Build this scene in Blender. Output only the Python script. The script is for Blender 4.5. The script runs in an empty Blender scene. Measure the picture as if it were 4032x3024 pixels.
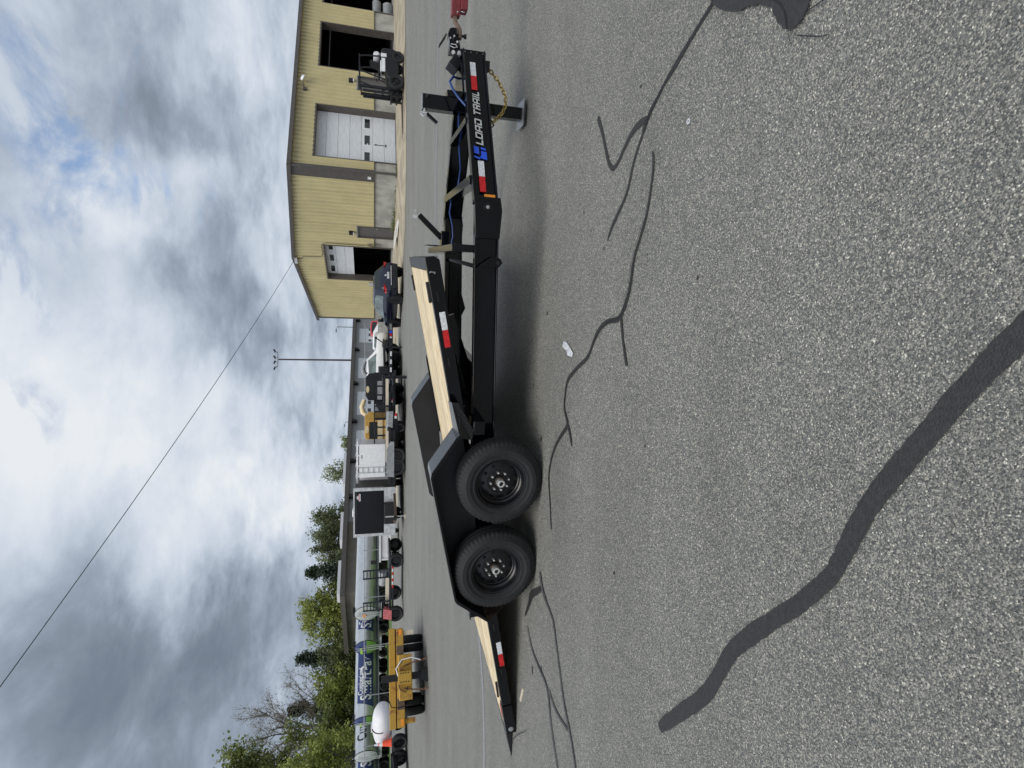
import bpy, bmesh, math, random
from mathutils import Vector, Matrix, noise
random.seed(11)
SC = bpy.context.scene
COL = SC.collection
R = math.radians
PI = math.pi

# ------------------------------------------------------------------ camera
EYE = 1.48
PITCH = math.atan(544 / 2090.0)
cs, sn = math.cos(PITCH), math.sin(PITCH)
cam = bpy.data.cameras.new('camera')
cam.sensor_fit = 'HORIZONTAL'; cam.sensor_width = 36.0
cam.lens = 2090.0 / 4032.0 * 36.0
cam.clip_start = 0.05; cam.clip_end = 3000
cam_ob = bpy.data.objects.new('camera', cam); COL.objects.link(cam_ob)
m = Matrix(((0, 1, 0, 0), (-sn, 0, -cs, 0), (-cs, 0, sn, EYE), (0, 0, 0, 1)))
cam_ob.matrix_world = m                      # phone held upright, picture stored on its side
SC.camera = cam_ob

# ------------------------------------------------------------------ sky
SUN_AZ = (-0.40, -0.92); SUN_EL = R(58)
w = bpy.data.worlds.new('World'); SC.world = w; w.use_nodes = True
nt = w.node_tree; nt.nodes.clear()
def N(tree, kind, **kw):
    n = tree.nodes.new(kind)
    for k, v in kw.items():
        if k == 'inp':
            for i, val in v.items(): n.inputs[i].default_value = val
        else: setattr(n, k, v)
    return n
def L(tree, a, b): tree.links.new(a, b)
def vmath(tree, op, a=None, b=None, bv=None, av=None):
    n = N(tree, 'ShaderNodeVectorMath', operation=op)
    if a is not None: L(tree, a, n.inputs[0])
    if av is not None: n.inputs[0].default_value = av
    if b is not None: L(tree, b, n.inputs[1])
    if bv is not None: n.inputs[1].default_value = bv
    return n
def fmath(tree, op, a, b=None, clamp=False):
    n = N(tree, 'ShaderNodeMath', operation=op); n.use_clamp = clamp
    for i, x in enumerate((a, b)):
        if x is None: continue
        if isinstance(x, (int, float)): n.inputs[i].default_value = x
        else: L(tree, x, n.inputs[i])
    return n.outputs[0]
def ramp(tree, fac, stops, mode='LINEAR'):
    n = N(tree, 'ShaderNodeValToRGB'); n.color_ramp.interpolation = mode
    e = n.color_ramp.elements
    while len(e) < len(stops): e.new(0.5)
    for el, (p, c) in zip(e, stops):
        el.position = p; el.color = tuple(c) + ((1,) if len(c) == 3 else ())
    L(tree, fac, n.inputs[0]); return n.outputs[0]
def mixc(tree, fac, a, b, blend='MIX'):
    n = N(tree, 'ShaderNodeMix', data_type='RGBA', blend_type=blend)
    for i, x in ((0, fac), (6, a), (7, b)):
        if isinstance(x, (int, float)): n.inputs[i].default_value = x
        elif isinstance(x, tuple): n.inputs[i].default_value = x if len(x) == 4 else x + (1,)
        else: L(tree, x, n.inputs[i])
    return n.outputs[2]

tc = N(nt, 'ShaderNodeTexCoord')
sep = N(nt, 'ShaderNodeSeparateXYZ'); L(nt, tc.outputs['Generated'], sep.inputs[0])
zz = fmath(nt, 'ADD', fmath(nt, 'MAXIMUM', sep.outputs[2], 0.0), 0.24)
px_ = fmath(nt, 'DIVIDE', sep.outputs[0], zz); py_ = fmath(nt, 'DIVIDE', sep.outputs[1], zz)
cmb = N(nt, 'ShaderNodeCombineXYZ'); L(nt, px_, cmb.inputs[0]); L(nt, py_, cmb.inputs[1])
n1 = N(nt, 'ShaderNodeTexNoise', inp={'Scale': 1.1, 'Detail': 7.0, 'Roughness': 0.55, 'Distortion': 0.5}); L(nt, cmb.outputs[0], n1.inputs['Vector'])
off = vmath(nt, 'ADD', cmb.outputs[0], bv=(7.3, 2.1, 4.0))
n2 = N(nt, 'ShaderNodeTexNoise', inp={'Scale': 3.4, 'Detail': 8.0, 'Roughness': 0.6, 'Distortion': 0.3}); L(nt, off.outputs[0], n2.inputs['Vector'])
# ragged edges for the named cloud masses
nd = N(nt, 'ShaderNodeTexNoise', inp={'Scale': 2.2, 'Detail': 6.0, 'Roughness': 0.6}); L(nt, cmb.outputs[0], nd.inputs['Vector'])
dd = vmath(nt, 'SUBTRACT', nd.outputs['Color'], bv=(0.5, 0.5, 0.5))
dd2 = vmath(nt, 'SCALE', dd.outputs[0]); dd2.inputs['Scale'].default_value = 0.26
dirw = vmath(nt, 'ADD', tc.outputs['Generated'], dd2.outputs[0])
dirn = vmath(nt, 'NORMALIZE', dirw.outputs[0])
def blob(d, rad, amt):
    v = Vector(d).normalized()
    dp = vmath(nt, 'DOT_PRODUCT', dirn.outputs[0], bv=tuple(v))
    mr = N(nt, 'ShaderNodeMapRange', interpolation_type='SMOOTHSTEP')
    mr.inputs[1].default_value = math.cos(R(rad * 1.35)); mr.inputs[2].default_value = math.cos(R(rad * 0.35))
    mr.inputs[3].default_value = 0; mr.inputs[4].default_value = amt
    L(nt, dp.outputs['Value'], mr.inputs[0]); return mr.outputs[0]
CLOUDS = [(-0.415, 0.863, 0.29, 13, -0.24), (-0.322, 0.876, 0.359, 9, -0.20), (-0.459, 0.86, 0.223, 8, -0.10), (-0.457, 0.808, 0.373, 10, -0.08),
 (-0.383, 0.904, 0.189, 5, -0.14), (0.449, 0.844, 0.293, 6, -0.22), (0.345, 0.902, 0.259, 6, -0.25), (0.174, 0.964, 0.201, 7, -0.22),
 (0.04, 0.989, 0.146, 4, -0.18), (-0.119, 0.987, 0.104, 3, -0.18), (0.145, 0.943, 0.299, 6, -0.08), (-0.171, 0.874, 0.455, 11, 0.20),
 (-0.031, 0.878, 0.477, 9, 0.12), (0.276, 0.915, 0.294, 5, 0.26), (0.495, 0.833, 0.248, 4, 0.22), (-0.155, 0.942, 0.299, 9, 0.18),
 (-0.161, 0.978, 0.132, 4, 0.3), (-0.246, 0.938, 0.244, 6, 0.2), (0.22, 0.965, 0.146, 4, 0.2), (0.339, 0.933, 0.118, 4, 0.2),
 (0.35, 0.879, 0.325, 6, 0.12), (0.095, 0.898, 0.43, 10, 0.1)]
GAPS = [(0.331, 0.86, 0.388, 4.2, 1), (0.239, 0.891, 0.385, 3.2, 0.8), (0.423, 0.819, 0.387, 3.4, 0.7), (0.141, 0.864, 0.484, 3.4, 0.8),
 (-0.065, 0.873, 0.483, 3.6, 0.7), (0.296, 0.906, 0.303, 2.4, 0.7), (0.466, 0.795, 0.389, 2.5, 0.5), (0.221, 0.91, 0.35, 2, 0.35)]
br = fmath(nt, 'ADD', fmath(nt, 'MULTIPLY', n1.outputs['Fac'], 1.05), fmath(nt, 'MULTIPLY', n2.outputs['Fac'], 0.95))
br = fmath(nt, 'ADD', br, -0.475)
for x, y, z, r_, a in CLOUDS: br = fmath(nt, 'ADD', br, blob((x, y, z), r_ * 1.1, a * 0.85))
br = fmath(nt, 'DIVIDE', fmath(nt, 'ADD', br, 0.45), 1.45)
cloud = ramp(nt, br, [(0.034, (0.85, 1.05, 1.35)), (0.241, (1.1, 1.34, 1.7)), (0.366, (1.42, 1.7, 2.1)), (0.490, (1.98, 2.33, 2.84)), (0.655, (3.05, 3.45, 4.05)), (0.807, (3.95, 4.3, 4.8)), (0.986, (4.85, 5.05, 5.3))])
skyt = N(nt, 'ShaderNodeTexSky', sky_type='NISHITA', sun_disc=False, sun_elevation=SUN_EL, sun_rotation=math.atan2(SUN_AZ[0], SUN_AZ[1]))
gap = None
for x, y, z, r_, a in GAPS:
    b = blob((x, y, z), r_, a); gap = b if gap is None else fmath(nt, 'MAXIMUM', gap, b)
# thin breaks wherever the finer noise runs low
gap = fmath(nt, 'MULTIPLY', gap, fmath(nt, 'MULTIPLY', fmath(nt, 'SUBTRACT', 0.53, n2.outputs['Fac']), 9.0, True), True)
skyc = mixc(nt, 0.12, skyt.outputs[0], cloud)
final = mixc(nt, gap, cloud, skyc)
bg = N(nt, 'ShaderNodeBackground', inp={'Strength': 0.1}); L(nt, final, bg.inputs[0])
wo = N(nt, 'ShaderNodeOutputWorld'); L(nt, bg.outputs[0], wo.inputs[0])

sun = bpy.data.lights.new('sun', 'SUN'); sun.energy = 1.5; sun.angle = R(44); sun.color = (1.0, 0.96, 0.90)
sun_ob = bpy.data.objects.new('sun', sun); COL.objects.link(sun_ob)
sd = Vector((SUN_AZ[0] * math.cos(SUN_EL), SUN_AZ[1] * math.cos(SUN_EL), math.sin(SUN_EL))).normalized()
sun_ob.rotation_euler = sd.to_track_quat('Z', 'Y').to_euler(); sun_ob.location = (0, -20, 40)

SC.render.engine = 'CYCLES'
SC.view_settings.view_transform = 'Standard'; SC.view_settings.look = 'None'
SC.view_settings.exposure = 0.74; SC.view_settings.gamma = 1.0; SC.view_settings.use_curve_mapping = False

# ------------------------------------------------------------------ materials
MATS = {}
def base_mat(name):
    mt = bpy.data.materials.new(name); mt.use_nodes = True
    t = mt.node_tree; t.nodes.clear()
    o = N(t, 'ShaderNodeOutputMaterial'); b = N(t, 'ShaderNodeBsdfPrincipled'); L(t, b.outputs[0], o.inputs[0])
    return mt, t, b
def mat(name, col, rough=0.5, metal=0.0, var=0.12, scale=6.0, bump=0.0, bscale=80.0, coat=0.0, col2=None, lo=0.4, hi=0.6, stretch=(1, 1, 1), objvar=0.0, detail=5.0):
    mt, t, b = base_mat(name)
    c = N(t, 'ShaderNodeTexCoord'); mp = N(t, 'ShaderNodeMapping'); mp.inputs['Scale'].default_value = stretch
    L(t, c.outputs['Object'], mp.inputs[0])
    n = N(t, 'ShaderNodeTexNoise', inp={'Scale': scale, 'Detail': detail, 'Roughness': 0.6}); L(t, mp.outputs[0], n.inputs['Vector'])
    a = tuple(x * (1 - var) for x in col); d = col2 if col2 else tuple(min(1, x * (1 + var)) for x in col)
    cc = ramp(t, n.outputs['Fac'], [(lo, a), (hi, d)])
    if objvar:
        oi = N(t, 'ShaderNodeObjectInfo')
        v = fmath(t, 'ADD', fmath(t, 'MULTIPLY', oi.outputs['Random'], 2 * objvar), 1 - objvar)
        cb = N(t, 'ShaderNodeCombineColor'); 
        for i in range(3): L(t, v, cb.inputs[i])
        cc = mixc(t, 1.0, cc, cb.outputs[0], 'MULTIPLY')
    L(t, cc, b.inputs['Base Color'])
    rr = fmath(t, 'ADD', fmath(t, 'MULTIPLY', n.outputs['Fac'], 0.16 * rough), rough * 0.92)
    L(t, rr, b.inputs['Roughness'])
    b.inputs['Metallic'].default_value = metal; b.inputs['Coat Weight'].default_value = coat; b.inputs['Coat Roughness'].default_value = 0.08
    if bump:
        n3 = N(t, 'ShaderNodeTexNoise', inp={'Scale': bscale, 'Detail': 4.0}); L(t, mp.outputs[0], n3.inputs['Vector'])
        bp = N(t, 'ShaderNodeBump', inp={'Strength': bump, 'Distance': 0.01}); L(t, n3.outputs['Fac'], bp.inputs['Height']); L(t, bp.outputs[0], b.inputs['Normal'])
    MATS[name] = mt; return mt
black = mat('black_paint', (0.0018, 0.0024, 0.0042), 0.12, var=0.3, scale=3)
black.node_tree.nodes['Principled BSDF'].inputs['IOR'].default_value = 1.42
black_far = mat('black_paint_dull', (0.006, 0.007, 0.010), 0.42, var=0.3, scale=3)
dark = mat('dark_steel', (0.006, 0.006, 0.0075), 0.55, var=0.3)
rubber = mat('tyre_rubber', (0.0085, 0.009, 0.0105), 0.72, var=0.25, scale=18, bump=0.15, bscale=60)
rim_m = mat('rim_paint', (0.004, 0.004, 0.0055), 0.3, var=0.2)
zinc = mat('zinc', (0.74, 0.74, 0.72), 0.34, metal=0.75, var=0.2, scale=30)
gold = mat('gold_chain', (0.42, 0.31, 0.10), 0.38, metal=0.85, var=0.3, scale=40)
rustchain = mat('rusty_chain', (0.16, 0.075, 0.04), 0.8, var=0.4, scale=30)
red = mat('reflector_red', (0.50, 0.012, 0.014), 0.35, var=0.25, scale=60)
white_r = mat('reflector_white', (0.62, 0.64, 0.66), 0.35, var=0.18, scale=60)
amber = mat('amber_lens', (0.85, 0.30, 0.03), 0.3, var=0.15, scale=50)
blue_d = mat('blue_decal', (0.02, 0.085, 0.62), 0.35, var=0.06)
silver_d = mat('silver_decal', (0.50, 0.52, 0.50), 0.4, var=0.06)
blue_w = mat('blue_conduit', (0.015, 0.045, 0.17), 0.35, var=0.2)
steel_edge = mat('bare_steel', (0.30, 0.31, 0.32), 0.38, metal=0.6, var=0.2, scale=12)
hitch_red = mat('hitch_red', (0.16, 0.022, 0.026), 0.6, var=0.3, scale=14, stretch=(1, 6, 6))
rust = mat('rust', (0.12, 0.085, 0.065), 0.8, var=0.35, scale=14, bump=0.2)
concrete = mat('concrete', (0.36, 0.355, 0.32), 0.9, var=0.16, scale=1.6, bump=0.15, bscale=20)
wet_conc = mat('stain', (0.09, 0.085, 0.075), 0.85, var=0.3, scale=3)
block_m = mat('block_concrete', (0.36, 0.36, 0.35), 0.92, var=0.18, scale=3.0, bump=0.4, bscale=12, objvar=0.12)
apron_m = mat('apron_concrete', (0.36, 0.31, 0.23), 0.92, var=0.2, scale=0.9, bump=0.2, bscale=14, detail=8)
siding = mat('tan_siding', (0.50, 0.44, 0.245), 0.5, var=0.05, scale=0.8, objvar=0.03)
trim = mat('brown_trim', (0.085, 0.075, 0.068), 0.5, var=0.12)
door_w = mat('white_door', (0.66, 0.69, 0.72), 0.5, var=0.06, scale=2.0, objvar=0.03, stretch=(1, 1, 8))
man_m = mat('door_brown', (0.10, 0.095, 0.09), 0.5, var=0.1)
glass_d = mat('dark_glass', (0.014, 0.018, 0.017), 0.08, var=0.2, coat=0.4)
glass_l = mat('pale_glass', (0.16, 0.20, 0.20), 0.06, var=0.3, scale=3, coat=0.4)
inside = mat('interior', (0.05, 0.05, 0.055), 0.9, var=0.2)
white = mat('white_paint', (0.74, 0.75, 0.76), 0.4, var=0.05)
white_dull = mat('white_plastic', (0.70, 0.69, 0.71), 0.55, var=0.06, scale=1.5)
alu = mat('aluminium', (0.58, 0.59, 0.60), 0.42, metal=0.55, var=0.15, scale=5)
grey = mat('grey_metal', (0.26, 0.27, 0.28), 0.5, var=0.15)
navy = mat('navy_paint', (0.005, 0.0065, 0.020), 0.2, var=0.2, coat=0.3)
tank_s = mat('tank_silver', (0.66, 0.68, 0.69), 0.30, metal=0.75, var=0.06, scale=2)
tank_navy = mat('tank_navy', (0.030, 0.048, 0.15), 0.35, var=0.1)
lime = mat('lime_green', (0.34, 0.58, 0.06), 0.45, var=0.1)
green_h = mat('head_green', (0.10, 0.22, 0.03), 0.45, var=0.15)
yellow = mat('chipper_yellow', (0.46, 0.27, 0.055), 0.5, var=0.12, scale=3)
cream = mat('cream_panel', (0.68, 0.55, 0.34), 0.5, var=0.08)
rusty_y = mat('rusty_yellow', (0.55, 0.33, 0.05), 0.7, var=0.2, scale=4.5, col2=(0.22, 0.085, 0.03), lo=0.52, hi=0.70, bump=0.2, detail=9)
pickup_r = mat('pickup_red', (0.42, 0.03, 0.035), 0.35, var=0.1)
cone_o = mat('cone_orange', (0.85, 0.09, 0.035), 0.5, var=0.08)
tool_red = mat('toolbox_red', (0.50, 0.13, 0.14), 0.5, var=0.12)
ware = mat('warehouse_grey', (0.27, 0.28, 0.285), 0.6, var=0.06, scale=0.6, objvar=0.03)
ware_dk = mat('warehouse_brown', (0.14, 0.125, 0.10), 0.7, var=0.12, scale=0.8)
bark = mat('bark', (0.15, 0.13, 0.115), 0.95, var=0.35, scale=6, bump=0.4, bscale=18)
grass_m = mat('grass', (0.085, 0.14, 0.035), 0.95, var=0.4, scale=2.5, bump=0.5, bscale=12)
paper = mat('paper', (0.50, 0.52, 0.54), 0.8, var=0.2, scale=30, bump=0.4)
lumber = mat('pale_lumber', (0.62, 0.55, 0.44), 0.7, var=0.1, stretch=(1, 10, 10))
wire_m = mat('cable_black', (0.02, 0.02, 0.022), 0.6)
pole_m = mat('pole_brown', (0.045, 0.035, 0.035), 0.6)
tar = mat('sealer_tar', (0.0235, 0.023, 0.0235), 0.62, var=0.22, scale=55, bump=0.55, bscale=170, detail=6)
tar_light = mat('sealer_worn', (0.062, 0.062, 0.064), 0.8, var=0.25, scale=40, bump=0.4, bscale=150)
pale_mark = mat('worn_stripe', (0.235, 0.24, 0.25), 0.9, var=0.16, scale=25, bump=0.3, bscale=120)
board_w = mat('white_board', (0.72, 0.72, 0.70), 0.6, var=0.06)
mud = mat('mud', (0.045, 0.03, 0.018), 0.95, var=0.5, scale=16, bump=0.6, bscale=30)

def wood_mat():
    mt, t, b = base_mat('deck_pine')
    c = N(t, 'ShaderNodeTexCoord'); mp = N(t, 'ShaderNodeMapping'); mp.inputs['Scale'].default_value = (0.7, 15, 15); L(t, c.outputs['Object'], mp.inputs[0])
    oi = N(t, 'ShaderNodeObjectInfo'); sh = N(t, 'ShaderNodeCombineXYZ'); L(t, fmath(t, 'MULTIPLY', oi.outputs['Random'], 60.0), sh.inputs[0])
    v = vmath(t, 'ADD', mp.outputs[0], sh.outputs[0])
    n = N(t, 'ShaderNodeTexNoise', inp={'Scale': 1.6, 'Detail': 6.0, 'Roughness': 0.65, 'Distortion': 0.4}); L(t, v.outputs[0], n.inputs['Vector'])
    col = ramp(t, n.outputs['Fac'], [(0.32, (0.28, 0.19, 0.10)), (0.43, (0.50, 0.38, 0.21)), (0.54, (0.68, 0.55, 0.35)), (0.70, (0.76, 0.66, 0.47))])
    n2_ = N(t, 'ShaderNodeTexNoise', inp={'Scale': 1.3, 'Detail': 3.0}); L(t, c.outputs['Object'], n2_.inputs['Vector'])
    col = mixc(t, fmath(t, 'MULTIPLY', n2_.outputs['Fac'], 0.35), col, (0.74, 0.65, 0.47))
    k = fmath(t, 'ADD', fmath(t, 'MULTIPLY', oi.outputs['Random'], 0.25), 0.85)
    cb = N(t, 'ShaderNodeCombineColor')
    for i in range(3): L(t, k, cb.inputs[i])
    col = mixc(t, 1.0, col, cb.outputs[0], 'MULTIPLY')
    L(t, col, b.inputs['Base Color']); b.inputs['Roughness'].default_value = 0.75
    bp = N(t, 'ShaderNodeBump', inp={'Strength': 0.3, 'Distance': 0.004}); L(t, n.outputs['Fac'], bp.inputs['Height']); L(t, bp.outputs[0], b.inputs['Normal'])
    return mt
pine = wood_mat()

def tread_mat():
    mt, t, b = base_mat('diamond_plate')
    c = N(t, 'ShaderNodeTexCoord'); mp = N(t, 'ShaderNodeMapping'); mp.inputs['Scale'].default_value = (44, 44, 44); mp.inputs['Rotation'].default_value = (R(35), R(42), R(45)); L(t, c.outputs['Object'], mp.inputs[0])
    v = N(t, 'ShaderNodeTexVoronoi', feature='F1', distance='CHEBYCHEV'); v.inputs['Randomness'].default_value = 0.12; v.inputs['Scale'].default_value = 1.0; L(t, mp.outputs[0], v.inputs['Vector'])
    h = N(t, 'ShaderNodeMapRange'); h.inputs[1].default_value = 0.12; h.inputs[2].default_value = 0.38; h.inputs[3].default_value = 1; h.inputs[4].default_value = 0; L(t, v.outputs['Distance'], h.inputs[0])
    bp = N(t, 'ShaderNodeBump', inp={'Strength': 0.38, 'Distance': 0.004}); L(t, h.outputs[0], bp.inputs['Height']); L(t, bp.outputs[0], b.inputs['Normal'])
    b.inputs['Base Color'].default_value = (0.003, 0.0035, 0.005, 1); b.inputs['Roughness'].default_value = 0.11
    b.inputs['IOR'].default_value = 1.62
    return mt
tread = tread_mat()

def asphalt_mat():
    mt, t, b = base_mat('asphalt')
    c = N(t, 'ShaderNodeTexCoord')
    nw = N(t, 'ShaderNodeTexNoise', inp={'Scale': 90.0, 'Detail': 2.0}); L(t, c.outputs['Object'], nw.inputs['Vector'])
    ws = vmath(t, 'SCALE', vmath(t, 'SUBTRACT', nw.outputs['Color'], bv=(.5, .5, .5)).outputs[0]); ws.inputs['Scale'].default_value = 0.006
    pv = vmath(t, 'ADD', c.outputs['Object'], ws.outputs[0]).outputs[0]
    def vor(scale, feat='F1'):
        v = N(t, 'ShaderNodeTexVoronoi', feature=feat); v.inputs['Scale'].default_value = scale; L(t, pv, v.inputs['Vector']); return v
    v1 = vor(215.0); v2 = vor(112.0)
    s1 = N(t, 'ShaderNodeSeparateColor'); L(t, v1.outputs['Color'], s1.inputs[0])
    s2 = N(t, 'ShaderNodeSeparateColor'); L(t, v2.outputs['Color'], s2.inputs[0])
    fine = ramp(t, s1.outputs[0], [(0.0, (0.045, 0.047, 0.048)), (0.30, (0.11, 0.112, 0.108)), (0.62, (0.20, 0.20, 0.185)), (0.86, (0.285, 0.28, 0.255)), (0.97, (0.39, 0.375, 0.335)), (1.0, (0.66, 0.64, 0.58))])
    big = ramp(t, s2.outputs[1], [(0.0, (0.07, 0.076, 0.08)), (0.5, (0.12, 0.128, 0.13)), (0.88, (0.20, 0.20, 0.185)), (0.98, (0.36, 0.33, 0.28)), (1.0, (0.60, 0.58, 0.53))])
    isbig = ramp(t, s2.outputs[2], [(0.60, (0, 0, 0)), (0.64, (1, 1, 1))])
    core = ramp(t, v2.outputs['Distance'], [(0.40, (1, 1, 1)), (0.52, (0, 0, 0))])
    mk = fmath(t, 'MULTIPLY', isbig, core)
    col = mixc(t, mk, fine, big)
    # dark binder between the stones
    binder = ramp(t, v1.outputs['Distance'], [(0.42, (0, 0, 0)), (0.70, (1, 1, 1))])
    col = mixc(t, fmath(t, 'MULTIPLY', binder, 0.45), col, (0.055, 0.056, 0.054))
    # broad tonal drift and worn lanes
    nb = N(t, 'ShaderNodeTexNoise', inp={'Scale': 0.55, 'Detail': 5.0, 'Roughness': 0.6}); L(t, c.outputs['Object'], nb.inputs['Vector'])
    mp = N(t, 'ShaderNodeMapping'); mp.inputs['Scale'].default_value = (0.16, 1.1, 1); mp.inputs['Rotation'].default_value = (0, 0, R(8)); L(t, c.outputs['Object'], mp.inputs[0])
    ns = N(t, 'ShaderNodeTexNoise', inp={'Scale': 1.0, 'Detail': 6.0, 'Roughness': 0.65}); L(t, mp.outputs[0], ns.inputs['Vector'])
    nm = N(t, 'ShaderNodeTexNoise', inp={'Scale': 9.0, 'Detail': 4.0, 'Roughness': 0.7}); L(t, c.outputs['Object'], nm.inputs['Vector'])
    drift = fmath(t, 'ADD', fmath(t, 'ADD', fmath(t, 'MULTIPLY', nb.outputs['Fac'], 0.55), fmath(t, 'MULTIPLY', ns.outputs['Fac'], 0.85)), fmath(t, 'MULTIPLY', nm.outputs['Fac'], 0.30))
    dv = fmath(t, 'ADD', fmath(t, 'MULTIPLY', drift, 1.0), 0.40)
    cb = N(t, 'ShaderNodeCombineColor')
    for i in range(3): L(t, fmath(t, 'MULTIPLY', dv, (1.0, 0.985, 0.945)[i]), cb.inputs[i])
    col = mixc(t, 1.0, col, cb.outputs[0], 'MULTIPLY')
    L(t, col, b.inputs['Base Color']); b.inputs['Roughness'].default_value = 0.70; b.inputs['Specular IOR Level'].default_value = 0.55
    hh = fmath(t, 'ADD', fmath(t, 'MULTIPLY', v1.outputs['Distance'], -1.0), fmath(t, 'MULTIPLY', fmath(t, 'MULTIPLY', mk, v2.outputs['Distance']), -0.6))
    bp = N(t, 'ShaderNodeBump', inp={'Strength': 0.75, 'Distance': 0.006}); L(t, hh, bp.inputs['Height']); L(t, bp.outputs[0], b.inputs['Normal'])
    return mt
asphalt = asphalt_mat()

def leaf_mat(name, c1, c2, c3):
    mt, t, b = base_mat(name)
    c = N(t, 'ShaderNodeTexCoord')
    n = N(t, 'ShaderNodeTexNoise', inp={'Scale': 0.55, 'Detail': 3.0}); L(t, c.outputs['Object'], n.inputs['Vector'])
    wn = N(t, 'ShaderNodeTexNoise', inp={'Scale': 7.0, 'Detail': 2.0}); L(t, c.outputs['Object'], wn.inputs['Vector'])
    f = fmath(t, 'ADD', fmath(t, 'MULTIPLY', n.outputs['Fac'], 0.6), fmath(t, 'MULTIPLY', wn.outputs['Fac'], 0.4))
    col = ramp(t, f, [(0.36, c1), (0.5, c2), (0.64, c3)])
    L(t, col, b.inputs['Base Color']); b.inputs['Roughness'].default_value = 0.6
    b.inputs['Transmission Weight'].default_value = 0.0
    tr = N(t, 'ShaderNodeBsdfTranslucent'); L(t, col, tr.inputs[0])
    mx = N(t, 'ShaderNodeMixShader', inp={0: 0.3}); L(t, b.outputs[0], mx.inputs[1]); L(t, tr.outputs[0], mx.inputs[2])
    o = [x for x in t.nodes if x.type == 'OUTPUT_MATERIAL'][0]; L(t, mx.outputs[0], o.inputs[0])
    return mt
leaf_spring = leaf_mat('leaf_spring', (0.128, 0.166, 0.032), (0.256, 0.294, 0.064), (0.371, 0.397, 0.102))
leaf_olive = leaf_mat('leaf_olive', (0.102, 0.141, 0.038), (0.192, 0.230, 0.070), (0.294, 0.333, 0.109))
leaf_mid = leaf_mat('leaf_mid', (0.070, 0.096, 0.036), (0.128, 0.154, 0.061), (0.205, 0.230, 0.096))
leaf_pine = leaf_mat('leaf_conifer', (0.026, 0.044, 0.026), (0.045, 0.07, 0.042), (0.07, 0.10, 0.06))
leaf_bud = leaf_mat('leaf_bud', (0.17, 0.15, 0.10), (0.23, 0.20, 0.13), (0.29, 0.27, 0.18))

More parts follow.
